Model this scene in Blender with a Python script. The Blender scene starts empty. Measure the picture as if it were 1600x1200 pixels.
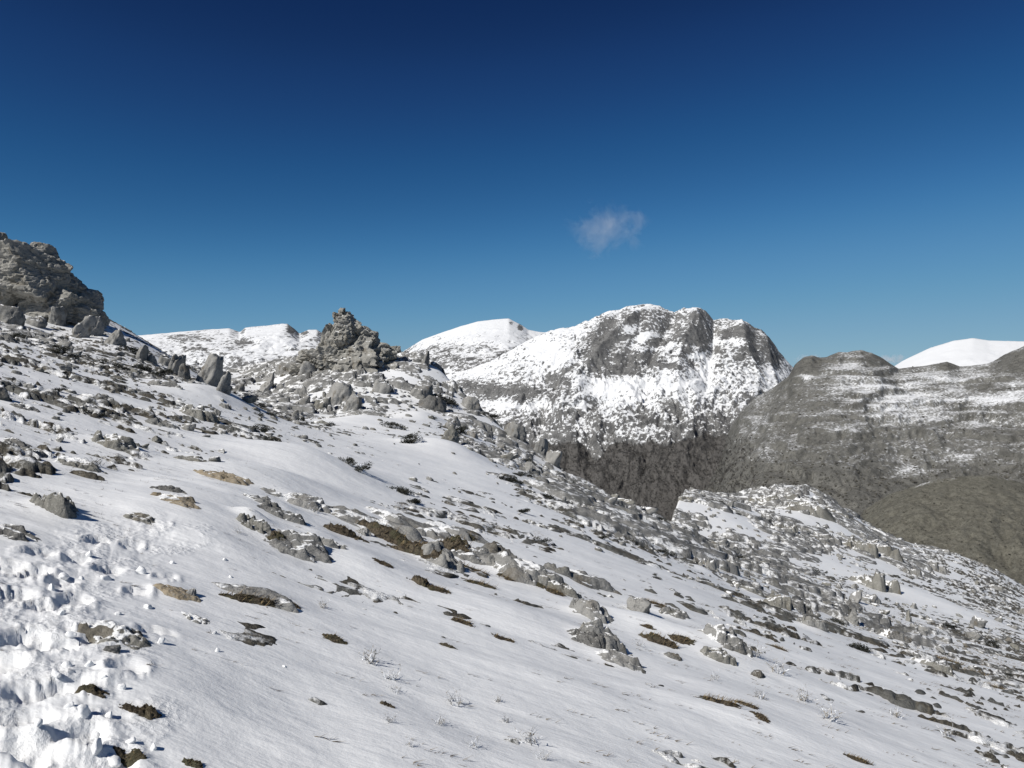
import bpy, bmesh, math, random
import numpy as np
from mathutils import Vector, Euler

random.seed(7)
scene = bpy.context.scene
COL = scene.collection

# ------------------------------------------------------------------ camera
EYE = 1.65
F = 1200.0                         # focal length in photo pixels (photo 1600 x 1200)
cam_d = bpy.data.cameras.new('camera')
cam_d.sensor_fit = 'HORIZONTAL'
cam_d.sensor_width = 36.0
cam_d.lens = 36.0 * F / 1600.0
cam_d.clip_start = 0.1
cam_d.clip_end = 60000
cam = bpy.data.objects.new('camera', cam_d)
cam.location = (0, 0, EYE)
cam.rotation_euler = (math.radians(90), 0, 0)
COL.objects.link(cam)
scene.camera = cam

# ------------------------------------------------------------------ sky + sun
SUN_EL = math.radians(42)
SUN_AZ = math.radians(-133)        # clockwise from the view direction (+Y); negative = left
sun_dir = Vector((math.sin(SUN_AZ) * math.cos(SUN_EL), math.cos(SUN_AZ) * math.cos(SUN_EL), math.sin(SUN_EL)))
world = bpy.data.worlds.new('World')
scene.world = world
world.use_nodes = True
wn = world.node_tree
bg = wn.nodes['Background']
sky = wn.nodes.new('ShaderNodeTexSky')
sky.sky_type = 'NISHITA'
sky.sun_disc = False
sky.sun_elevation = SUN_EL
sky.sun_rotation = SUN_AZ
sky.altitude = 1800
sky.air_density = 0.75
sky.dust_density = 0.0
sky.ozone_density = 4.0
# film response of the camera to the sky: deep overhead, pale cyan near the horizon
dim = wn.nodes.new('ShaderNodeVectorMath'); dim.operation = 'SCALE'; dim.inputs['Scale'].default_value = 0.1
film = wn.nodes.new('ShaderNodeRGBCurve')
film.mapping.use_clip = False
for ch, pts in zip(range(3), (((.0575, .00396), (.0732, .0077), (.104, .0156), (.223, .0813), (.442, .166), (1, .26)),
                              ((.1107, .0184), (.1377, .034), (.1943, .0757), (.3907, .2157), (.685, .307), (1, .36)),
                              ((.24, .0757), (.292, .121), (.391, .203), (.64, .364), (.85, .409), (1, .43)))):
    cv_ = film.mapping.curves[ch]
    cv_.points[1].location = (1, pts[-1][1] * 2)
    for x_, y_ in pts[:-1]: cv_.points.new(x_, y_ * 2)
film.mapping.update()
gain = wn.nodes.new('ShaderNodeVectorMath'); gain.operation = 'SCALE'; gain.inputs['Scale'].default_value = 10.0
wn.links.new(sky.outputs[0], dim.inputs[0])
wn.links.new(dim.outputs[0], film.inputs['Color'])
wn.links.new(film.outputs[0], gain.inputs[0])
wn.links.new(gain.outputs[0], bg.inputs['Color'])
bg.inputs['Strength'].default_value = 0.0475
sun_l = bpy.data.lights.new('sun', 'SUN')
sun_l.energy = 3.8
sun_l.angle = math.radians(0.53)
sun_l.color = (1.0, 0.965, 0.91)
sun_o = bpy.data.objects.new('sun', sun_l)
sun_o.rotation_euler = sun_dir.to_track_quat('Z', 'Y').to_euler()
COL.objects.link(sun_o)
scene.view_settings.view_transform = 'Standard'
scene.view_settings.look = 'None'
scene.view_settings.exposure = 0.40
scene.view_settings.gamma = 1.0
scene.cycles.volume_bounces = 2

# ------------------------------------------------------------------ noise
def _hash(*c, seed=0):
    h = np.full(np.shape(c[0]), (seed * 2654435761 + 12345) & 0xFFFFFFFF, dtype=np.uint32)
    for k, m in zip(c, (374761393, 668265263, 2147483647)):
        h = (h ^ (k.astype(np.int64) & 0xFFFFFFFF).astype(np.uint32)) * np.uint32(m)
        h = (h ^ (h >> np.uint32(13))) * np.uint32(1274126177)
        h = h ^ (h >> np.uint32(16))
    return h

_ang = np.arange(64) * (2 * np.pi / 64)
_GX, _GY = np.cos(_ang), np.sin(_ang)
_rs = np.random.RandomState(5)
_G3 = _rs.normal(size=(256, 3)); _G3 /= np.linalg.norm(_G3, axis=1)[:, None]

def _fade(t): return t * t * t * (t * (t * 6 - 15) + 10)

def perlin2(x, y, seed=0):
    xi, yi = np.floor(x), np.floor(y)
    xf, yf = x - xi, y - yi
    def g(dx, dy):
        h = _hash(xi + dx, yi + dy, seed=seed) & np.uint32(63)
        return _GX[h] * (xf - dx) + _GY[h] * (yf - dy)
    u, v = _fade(xf), _fade(yf)
    a = g(0, 0); a = a + u * (g(1, 0) - a)
    b = g(0, 1); b = b + u * (g(1, 1) - b)
    return 1.5 * (a + v * (b - a))

def fbm2(x, y, octv=4, seed=0, gain=.5, lac=2.03):
    s = 0; a = 1; t = 0
    for k in range(octv):
        s = s + a * perlin2(x, y, seed + k * 17); t += a
        x, y, a = x * lac + 3.7, y * lac - 1.3, a * gain
    return s / t

def ridged2(x, y, octv=4, seed=0, gain=.5):
    s = 0; a = 1; t = 0
    for k in range(octv):
        s = s + a * (1 - 2 * np.abs(perlin2(x, y, seed + k * 17))); t += a
        x, y, a = x * 2.03 + 3.7, y * 2.03 - 1.3, a * gain
    return s / t

def perlin3(p, seed=0):
    x, y, z = p[..., 0], p[..., 1], p[..., 2]
    xi, yi, zi = np.floor(x), np.floor(y), np.floor(z)
    xf, yf, zf = x - xi, y - yi, z - zi
    def g(a, b, c):
        h = _hash(xi + a, yi + b, zi + c, seed=seed) & np.uint32(255)
        G = _G3[h]
        return G[..., 0] * (xf - a) + G[..., 1] * (yf - b) + G[..., 2] * (zf - c)
    u, v, w = _fade(xf), _fade(yf), _fade(zf)
    L = lambda a, b, t: a + t * (b - a)
    return 1.5 * L(L(L(g(0,0,0), g(1,0,0), u), L(g(0,1,0), g(1,1,0), u), v),
                   L(L(g(0,0,1), g(1,0,1), u), L(g(0,1,1), g(1,1,1), u), v), w)

def fbm3(p, octv=4, seed=0, gain=.5):
    s = 0; a = 1; t = 0
    for k in range(octv):
        s = s + a * perlin3(p, seed + k * 17); t += a
        p = p * 2.03 + 3.7; a *= gain
    return s / t

def _u01(h): return h.astype(np.float64) / 4294967296.0

def worley2(x, y, seed=0, jit=.95):
    """F1, F2 and, of the nearest cell, a random value and offset."""
    xi, yi = np.floor(x), np.floor(y)
    f1 = np.full(x.shape, 9.0); f2 = np.full(x.shape, 9.0)
    cv = np.zeros(x.shape); ox = np.zeros(x.shape); oy = np.zeros(x.shape); cw = np.zeros(x.shape)
    for dx in (-1, 0, 1):
        for dy in (-1, 0, 1):
            h = _hash(xi + dx, yi + dy, seed=seed)
            px = xi + dx + .5 + jit * (_u01(h) - .5)
            h2 = _hash(xi + dx, yi + dy, seed=seed + 91)
            py = yi + dy + .5 + jit * (_u01(h2) - .5)
            d = np.hypot(px - x, py - y)
            n = d < f1
            f2 = np.where(n, f1, np.minimum(f2, d))
            f1 = np.where(n, d, f1)
            h3 = _hash(xi + dx, yi + dy, seed=seed + 191)
            cv = np.where(n, _u01(h3), cv); cw = np.where(n, _u01(h2), cw)
            ox = np.where(n, x - px, ox); oy = np.where(n, y - py, oy)
    return f1, f2, cv, cw, ox, oy

def worley3(p, seed=0):
    c = np.floor(p)
    f1 = np.full(p.shape[:-1], 9.0); f2 = f1.copy(); cv = f1 * 0
    for dx in (-1, 0, 1):
        for dy in (-1, 0, 1):
            for dz in (-1, 0, 1):
                q = [c[..., 0] + dx, c[..., 1] + dy, c[..., 2] + dz]
                s = 0
                for k in range(3):
                    s = s + (q[k] + _u01(_hash(*q, seed=seed + k * 37)) - p[..., k]) ** 2
                d = np.sqrt(s)
                n = d < f1
                f2 = np.where(n, f1, np.minimum(f2, d)); f1 = np.where(n, d, f1); cv = np.where(n, _u01(_hash(*q, seed=seed + 7)), cv)
    return f1, f2, cv

def smooth(a, b, x):
    t = np.clip((x - a) / (b - a), 0, 1)
    return t * t * (3 - 2 * t)

# ------------------------------------------------------------------ materials
class NT:
    def __init__(s, name):
        s.m = bpy.data.materials.new(name); s.m.use_nodes = True
        s.t = s.m.node_tree; s.b = s.t.nodes['Principled BSDF']
        s.out = s.t.nodes['Material Output']
    def n(s, kind, **kw):
        nd = s.t.nodes.new(kind)
        for k, v in kw.items(): setattr(nd, k, v)
        return nd
    def put(s, sock, v):
        if isinstance(v, bpy.types.NodeSocket): s.t.links.new(v, sock)
        elif isinstance(v, (tuple, list)) and len(v) == 3 and sock.type == 'RGBA': sock.default_value = (*v, 1)
        else: sock.default_value = v
    def noise(s, scale, detail=4, rough=.55, coord=None, dist=0.0):
        nd = s.n('ShaderNodeTexNoise')
        nd.inputs['Scale'].default_value = scale; nd.inputs['Detail'].default_value = detail
        nd.inputs['Roughness'].default_value = rough; nd.inputs['Distortion'].default_value = dist
        if coord is not None: s.t.links.new(coord, nd.inputs['Vector'])
        return nd.outputs['Fac']
    def voro(s, scale, coord=None, feature='F1'):
        nd = s.n('ShaderNodeTexVoronoi', feature=feature); nd.inputs['Scale'].default_value = scale
        if coord is not None: s.t.links.new(coord, nd.inputs['Vector'])
        return nd.outputs['Distance']
    def math(s, op, a, b=0.0, c=None, clamp=False):
        nd = s.n('ShaderNodeMath', operation=op, use_clamp=clamp)
        s.put(nd.inputs[0], a); s.put(nd.inputs[1], b)
        if c is not None: s.put(nd.inputs[2], c)
        return nd.outputs[0]
    def ramp(s, v, lo, hi, a=0.0, b=1.0):
        nd = s.n('ShaderNodeMapRange', interpolation_type='SMOOTHSTEP')
        s.put(nd.inputs[0], v)
        for k, q in zip(('From Min', 'From Max', 'To Min', 'To Max'), (lo, hi, a, b)): nd.inputs[k].default_value = q
        return nd.outputs[0]
    def mix(s, f, a, b):
        nd = s.n('ShaderNodeMix', data_type='RGBA')
        s.put(nd.inputs[0], f); s.put(nd.inputs[6], a); s.put(nd.inputs[7], b)
        return nd.outputs[2]
    def attr(s, name):
        return s.n('ShaderNodeAttribute', attribute_name=name).outputs['Fac']
    def pos(s): return s.n('ShaderNodeNewGeometry').outputs['Position']
    def nz(s):
        g = s.n('ShaderNodeNewGeometry'); x = s.n('ShaderNodeSeparateXYZ')
        s.t.links.new(g.outputs['Normal'], x.inputs[0]); return x.outputs[2]
    def obj(s): return s.n('ShaderNodeTexCoord').outputs['Object']
    def rnd(s): return s.n('ShaderNodeObjectInfo').outputs['Random']
    def mapv(s, v, sc):
        nd = s.n('ShaderNodeMapping'); s.t.links.new(v, nd.inputs['Vector']); nd.inputs['Scale'].default_value = sc
        return nd.outputs[0]
    def bump(s, h, strength, dist, normal=None):
        nd = s.n('ShaderNodeBump'); s.put(nd.inputs['Height'], h)
        nd.inputs['Strength'].default_value = strength; nd.inputs['Distance'].default_value = dist
        if normal is not None: s.t.links.new(normal, nd.inputs['Normal'])
        return nd.outputs[0]
    def fin(s, col, rough=.8, normal=None, spec=.3):
        s.put(s.b.inputs['Base Color'], col); s.put(s.b.inputs['Roughness'], rough)
        s.b.inputs['Specular IOR Level'].default_value = spec
        if normal is not None: s.t.links.new(normal, s.b.inputs['Normal'])
        return s.m

SNOW = (0.82, 0.827, 0.825)

def mat_snow():
    k = NT('snow')
    p = k.pos()
    stre = k.mapv(p, (2.2, 9, 9))
    a = k.noise(1.0, 5, .6, stre)
    b = k.noise(55, 3, .6, p)
    c = k.noise(9, 4, .6, p)
    n1 = k.bump(a, .42, .03)
    n2 = k.bump(c, .35, .012, n1)
    n3 = k.bump(b, .30, .004, n2)
    crumb = k.math('MULTIPLY', k.math('MULTIPLY', k.attr('trod'), k.ramp(k.noise(3.5, 3, .6, p), .40, .62)), k.math('ADD', k.noise(22, 5, .75, p), k.math('MULTIPLY', k.voro(30, p), .5)))
    n3 = k.bump(crumb, .6, .02, n3)
    col = k.mix(k.ramp(k.noise(.5, 4, .6, p), .35, .7), SNOW, (0.77, 0.776, 0.78))
    return k.fin(col, .55, n3, .25)

def rock_colour(k, p, sc=1.0):
    a = k.noise(1.3 * sc, 6, .62, p, .4)
    b = k.noise(7 * sc, 5, .65, p)
    col = k.mix(k.ramp(a, .35, .68), (0.125, 0.125, 0.12), (0.25, 0.247, 0.236))
    col = k.mix(k.ramp(b, .48, .8), col, (0.32, 0.315, 0.30))
    col = k.mix(k.ramp(k.noise(4 * sc, 4, .6, k.mapv(p, (1, 1, 1.7))), .56, .75, 0, .6), col, (0.18, 0.168, 0.125))   # olive lichen
    col = k.mix(k.ramp(k.noise(16 * sc, 3, .7, p), .58, .75, 0, .75), col, (0.06, 0.06, 0.058))           # black lichen spots
    return col

def mat_rock(name, tint=None, tf=.5, sc=1.0, snow=.5, bumpd=.05, zst=2.4):
    k = NT(name)
    p = k.pos()
    col = rock_colour(k, p, sc)
    if tint: col = k.mix(tf, col, tint)
    h1 = k.noise(5 * sc, 6, .68, k.mapv(p, (1, 1, zst)))
    h2 = k.voro(3.2 * sc, p, 'DISTANCE_TO_EDGE')
    n = k.bump(k.ramp(h2, 0, .05), .25, bumpd * .5)
    n = k.bump(h1, .8, bumpd, n)
    n = k.bump(k.noise(34 * sc, 5, .7, p), .7, bumpd * .28, n)
    col = k.mix(k.ramp(k.noise(40 * sc, 3, .7, p), .5, .64, 0, .55), col, (0.33, 0.32, 0.295))
    col = k.mix(k.ramp(k.noise(2.1 * sc, 4, .6, k.mapv(p, (1, 1, .5))), .54, .68, 0, .6), col, (0.125, 0.105, 0.075))
    # wind-packed snow left on ledges that face up
    sm = k.math('ADD', k.nz(), k.math('MULTIPLY', k.math('SUBTRACT', k.noise(2.6 * sc, 5, .65, p), .5), 1.3))
    f = k.ramp(sm, 1.02 - .35 * snow, 1.10 - .35 * snow)
    col = k.mix(f, col, SNOW)
    return k.fin(col, .88, n, .2)

def mat_ground():
    k = NT('slope_ground')
    p = k.pos()
    rock = rock_colour(k, p)
    g = k.noise(30, 4, .7, k.mapv(p, (1, 1, 1)))
    turf = k.mix(k.ramp(g, .35, .7), (0.05, 0.047, 0.04), (0.15, 0.135, 0.105))
    turf = k.mix(k.ramp(k.noise(2.2, 3, .5, p), .42, .6), turf, (0.13, 0.13, 0.12))
    f = k.math('ADD', k.attr('rock'), k.math('MULTIPLY', k.math('SUBTRACT', k.noise(1.1, 4, .6, p), .5), .7))
    col = k.mix(k.ramp(f, .40, .56), turf, rock)
    # frost and blown snow lodged between the stones
    sm = k.math('ADD', k.math('MULTIPLY', k.nz(), .6), k.math('MULTIPLY', k.math('SUBTRACT', k.noise(1.5, 8, .70, p), .5), 2.3))
    col = k.mix(k.ramp(sm, .54, .76), col, SNOW)
    n = k.bump(k.noise(7, 6, .7, p), .8, .07)
    n = k.bump(g, .6, .03, n)
    return k.fin(col, .9, n, .15)

def mat_turf():
    k = NT('turf')
    p = k.pos()
    col = k.mix(k.ramp(k.noise(26, 4, .7, p), .38, .66), (0.052, 0.044, 0.034), (0.155, 0.128, 0.09))
    col = k.mix(k.ramp(k.noise(4.5, 3, .5, p), .5, .66), col, (0.10, 0.094, 0.06))
    n = k.bump(k.noise(60, 4, .7, p), 1, .03)
    return k.fin(col, .95, n, .1)

def mat_plain(name, a, b, scale, rough=.8, frost=0.0):
    k = NT(name)
    p = k.pos()
    col = k.mix(k.ramp(k.noise(scale, 3, .6, p), .38, .64), a, b)
    if frost: col = k.mix(k.ramp(k.noise(scale * .7, 3, .6, p), .62 - frost * .3, .72 - frost * .3), col, (0.78, 0.80, 0.84))
    return k.fin(col, rough, None, .2)

def mat_mountain(name, rock_a, rock_b, fine, lo=.44, hi=.56, bump=3.0, dust=.25, grain=1.9):
    k = NT(name)
    p = k.pos()
    a = k.noise(fine * .35, 5, .65, p)
    b = k.noise(fine, 5, .7, p)
    col = k.mix(k.ramp(a, .3, .7), rock_a, rock_b)
    col = k.mix(k.ramp(b, .5, .68), col, tuple(c * .45 for c in rock_a))
    col = k.mix(k.ramp(k.noise(fine * 4, 3, .75, p), .52, .62, 0, .8), col, tuple(c * .5 for c in rock_a))
    s = k.math('ADD', k.attr('snow'), k.math('MULTIPLY', k.math('SUBTRACT', b, .5), grain))
    f = k.ramp(s, lo, hi)
    d = k.ramp(k.math('ADD', k.attr('snow'), k.math('MULTIPLY', k.math('SUBTRACT', k.noise(fine * 3, 3, .7, p), .5), 1.2)), lo - .1, hi + .3, 0, dust)
    f = k.math('MAXIMUM', f, d)
    col = k.mix(f, col, (0.71, 0.72, 0.73))
    col = k.mix(k.ramp(k.attr('snow'), -.8, -.6, 1, 0), col, (0.088, 0.084, 0.080))      # leaf litter under the trees
    n = k.bump(b, .7, bump)
    return k.fin(col, .9, n, .1)

M = {}
M['snow'] = mat_snow()
M['ground'] = mat_ground()
M['rock'] = mat_rock('limestone', snow=.30)
M['rock_pale'] = mat_rock('pale_limestone', (0.31, 0.305, 0.29), .45, snow=.30)
M['rock_olive'] = mat_rock('lichen_limestone', (0.17, 0.163, 0.132), .5, snow=.40)
M['rock_tan'] = mat_rock('tan_limestone', (0.34, 0.265, 0.16), .65, snow=.05)
M['rock_dark'] = mat_rock('dark_limestone', (0.075, 0.073, 0.07), .6, snow=.15)
M['rock_big'] = mat_rock('outcrop_limestone', (0.38, 0.365, 0.32), .5, sc=.55, snow=.16, bumpd=.14, zst=5.0)
M['turf'] = mat_turf()
M['blades'] = mat_plain('dry_grass', (0.07, 0.05, 0.028), (0.22, 0.165, 0.085), 20)
M['frost'] = mat_plain('frosted_stem', (0.17, 0.145, 0.105), (0.70, 0.72, 0.75), 26, .6)
M['gorse'] = mat_plain('gorse', (0.016, 0.018, 0.014), (0.055, 0.055, 0.045), 6, .9, .08)
M['gorse_far'] = mat_plain('heath_scrub', (0.045, 0.043, 0.036), (0.11, 0.104, 0.088), .4, .95)
M['twigs'] = mat_plain('bare_twigs', (0.12, 0.114, 0.107), (0.235, 0.224, 0.21), .05, .95)

# ------------------------------------------------------------------ mesh helpers
def mesh_np(name, v, f, mat, smooth_=True, attrs=None):
    """v (n,3), f (m,k) with one k for all faces."""
    me = bpy.data.meshes.new(name)
    k = f.shape[1]
    me.vertices.add(len(v)); me.loops.add(f.size); me.polygons.add(len(f))
    me.vertices.foreach_set('co', np.ascontiguousarray(v, dtype=np.float32).ravel())
    me.loops.foreach_set('vertex_index', np.ascontiguousarray(f, dtype=np.int32).ravel())
    me.polygons.foreach_set('loop_start', np.arange(0, f.size, k, dtype=np.int32))
    me.update(calc_edges=True)
    me.polygons.foreach_set('use_smooth', np.full(len(f), smooth_, dtype=bool))
    for n, a in (attrs or {}).items():
        at_ = me.attributes.new(n, 'FLOAT', 'POINT')
        at_.data.foreach_set('value', np.ascontiguousarray(a, dtype=np.float32).ravel())
    me.materials.append(mat)
    me.validate(clean_customdata=False)
    return me

def link(name, me, parent=None, loc=None, rot=None, scale=None):
    o = bpy.data.objects.new(name, me)
    COL.objects.link(o)
    if parent is not None: o.parent = parent
    if loc is not None: o.location = loc
    if rot is not None: o.rotation_euler = rot
    if scale is not None: o.scale = scale
    return o

def tag(o, label=None, cat=None, group=None, kind=None):
    if label: o['label'] = label
    if cat: o['category'] = cat
    if group: o['group'] = group
    if kind: o['kind'] = kind
    return o

def grid_faces(nr, nc, keep=None):
    i = np.arange(nr - 1)[:, None] * nc + np.arange(nc - 1)[None, :]
    f = np.stack([i, i + 1, i + nc + 1, i + nc], -1)
    return f[keep] if keep is not None else f.reshape(-1, 4)

def compact(v, f, attrs):
    used = np.unique(f)
    m = np.full(len(v), -1, dtype=np.int64); m[used] = np.arange(len(used))
    return v[used], m[f], {k: a.ravel()[used] for k, a in attrs.items()}

# ------------------------------------------------------------------ the near slope
PA, PB = -0.30, -0.07              # the slope as a plane: z = PA*x + PB*y

def plane_ang(t, y): return PA * t + PB - EYE / y

# survey points of the slope: (u, v, depth)
CTRL = [(440,602,66),(540,608,60),(620,596,64),(640,560,72),(700,612,66),(760,664,60),(830,714,54),(900,756,50),(1000,806,46),(1050,826,45),
        (540,560,74),(590,560,76),(350,588,80),(420,566,100),(480,556,100),(300,575,90),(200,517,100),(250,552,98),(170,508,64),(100,512,56),(20,470,60),(20,520,45),(-150,440,60),
        (345,610,40),(250,578,44),(215,560,46),(320,600,41),(430,640,46),
        (1095,772,74),(1180,776,84),(1250,766,88),(1300,786,90),(1350,818,90),(1420,850,90),(1480,866,88),(1540,888,86),(1600,922,84),(1760,1000,80),
        (1120,800,58),(1200,820,62),(1300,860,60),(1400,900,58),(1440,930,52),(1500,930,60),(1580,975,50),(1080,836,48),
        (1000,832,23),(830,752,27),(760,722,31),(1200,930,20),(1350,985,19),(1560,1050,17),(650,660,44),(560,655,46)]
for y_ in (1.5, 3, 6, 12):
    for t_ in (-1.3, -.66, -.33, 0, .33, .66, 1.3):
        CTRL.append((800 + F * t_, 600 - F * plane_ang(t_, y_), y_))
for y_ in (24,):
    for t_ in (-1.3, -.66, -.4, 1.3):
        CTRL.append((800 + F * t_, 600 - F * plane_ang(t_, y_), y_))
_c = np.array(CTRL, float)
_ct, _cy = (_c[:, 0] - 800) / F, _c[:, 2]
_cr = (600 - _c[:, 1]) / F - plane_ang(_ct, _cy)
_cp = np.stack([_ct * 1.2, np.log(_cy) * .5], 1)
_ph = lambda r2: np.sqrt(r2 + .012)
_A = _ph(((_cp[:, None] - _cp[None]) ** 2).sum(-1)) + 1e-4 * np.eye(len(_cp))
_w = np.linalg.solve(_A, _cr)

_crest_u = np.array([-900, -200, 0, 170, 200, 250, 300, 350, 430, 500, 540, 640, 700, 760, 830, 900, 1000, 1045, 1085, 1180, 1250, 1350, 1480, 1600, 2600])
_crest_y = np.array([75, 75, 75, 72, 104, 100, 96, 92, 104, 104, 82, 75, 69, 63, 57, 53, 48, 48, 76, 88, 92, 94, 92, 88, 80])

def base(x, y):
    x = np.asarray(x, float); y = np.maximum(np.asarray(y, float), .8)
    t = x / y; s = np.log(y) * .5
    r = np.zeros(np.broadcast(x, y).shape)
    for (px, py), w in zip(_cp, _w):
        r = r + w * np.sqrt((t * 1.2 - px) ** 2 + (s - py) ** 2 + .012)
    z = EYE + y * (r + plane_ang(t, y))
    d = np.maximum(0, y - np.interp(800 + F * t, _crest_u, _crest_y))
    return z - .85 * d * d / (d + 9)

def px(u, v, surf, y0=1.6, y1=230):
    """World point where the sight line of photo pixel (u, v) meets a surface."""
    y = np.exp(np.linspace(math.log(y0), math.log(y1), 500))
    t = (u - 800) / F
    g = surf(t * y, y) - (EYE + (600 - v) / F * y)
    k = np.argmax(g > 0)
    if not (g > 0).any(): k = int(np.argmax(g))
    if k > 0 and g[k] > 0:
        q = -g[k - 1] / (g[k] - g[k - 1]); yy = y[k - 1] + q * (y[k] - y[k - 1])
    else: yy = y[k]
    return t * yy, yy

# how much of the ground the snow leaves bare
COVER = [(300, 1150, 0.02), (800, 1150, 0.08), (1300, 1150, 0.11), (1590, 1150, 0.19), (500, 950, 0.0), (800, 1000, 0.07), (1000, 1050, 0.11), (1400, 1050, 0.21), (600, 900, 0.05), (300, 870, 0), (100, 1000, 0), (800, 800, 0.18), (900, 850, 0.17), (1000, 880, 0.15), (1100, 930, 0.15), (1300, 1010, 0.22), (1500, 1060, 0.3), (1590, 1020, 0.42), (480, 750, 0), (560, 740, 0), (690, 720, 0), (750, 760, 0.05), (560, 660, 0.05), (500, 690, 0.15), (640, 665, 0.1), (20, 640, 0.38), (100, 600, 0.29), (200, 620, 0.33), (300, 650, 0.41), (400, 680, 0.41), (100, 700, 0.39), (30, 760, 0.43), (200, 720, 0.38), (300, 740, 0.38), (150, 790, 0.3), (330, 790, 0.12), (50, 560, 0.38), (150, 560, 0.33), (20, 520, 0.55), (250, 600, 0.5), (335, 625, 0.05), (380, 640, 0.55), (450, 592, 0.75), (540, 620, 0.75), (620, 606, 0.7), (480, 640, 0.68), (700, 620, 0.75), (760, 670, 0.75), (830, 710, 0.75), (900, 750, 0.75), (1000, 790, 0.7), (660, 645, 0.3), (780, 720, 0.65), (850, 765, 0.55), (950, 820, 0.55), (1050, 840, 0.62), (1150, 880, 0.62), (1250, 930, 0.66), (1350, 965, 0.6), (1200, 800, 0.72), (1100, 790, 0.5), (1300, 820, 0.7), (1400, 870, 0.6), (1440, 935, 0.07), (1500, 890, 0.4), (1580, 950, 0.42), (1540, 975, 0.4), (1240, 785, 0.85), (215, 535, 0.2), (390, 572, 0.5), (60, 860, 0), (250, 810, 0.1)]
_k = []
for u, v, c in COVER:
    x_, y_ = px(u, v, base)
    _k.append(((u - 800) / F * 1.2, math.log(y_) * .5, c))
_k = np.array(_k)

def cover(x, y):
    y = np.maximum(y, .8); t = x / y * 1.2; s = np.log(y) * .5
    num = 0; den = 0
    for a, b, c in _k:
        q = (t - a) ** 2 + (s - b) ** 2 + .0005; w = 1 / (q * np.sqrt(q))
        num = num + w * c; den = den + w
    return num / den

# wind drifts: (u, v, half length across, half length along view, height)
DRIFTS = []
for u, v, sx, sy, h in [(480,728,1.25,1.3,.34),(420,757,1.0,1.1,.22),(360,790,.9,.9,.18),(290,815,.8,.7,.14),(700,712,1.7,2.2,.55),(560,662,2.0,3.5,.45),(335,630,1.2,2.5,.45),
                        (1440,938,4,4,.6),(340,860,.5,.35,.06),(560,880,.6,.5,.10),(800,960,.8,.5,.08),(860,905,.5,.4,.09),(1000,975,.6,.4,.10),(1110,1010,.5,.35,.08),
                        (250,1080,.5,.5,.06),(620,1150,.4,.3,.03),(1250,1120,.9,.5,.07),(1150,1120,.5,.25,.06),(660,655,1.6,3,.5)]:
    DRIFTS.append((*px(u, v, base), sx, sy, h))

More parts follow.
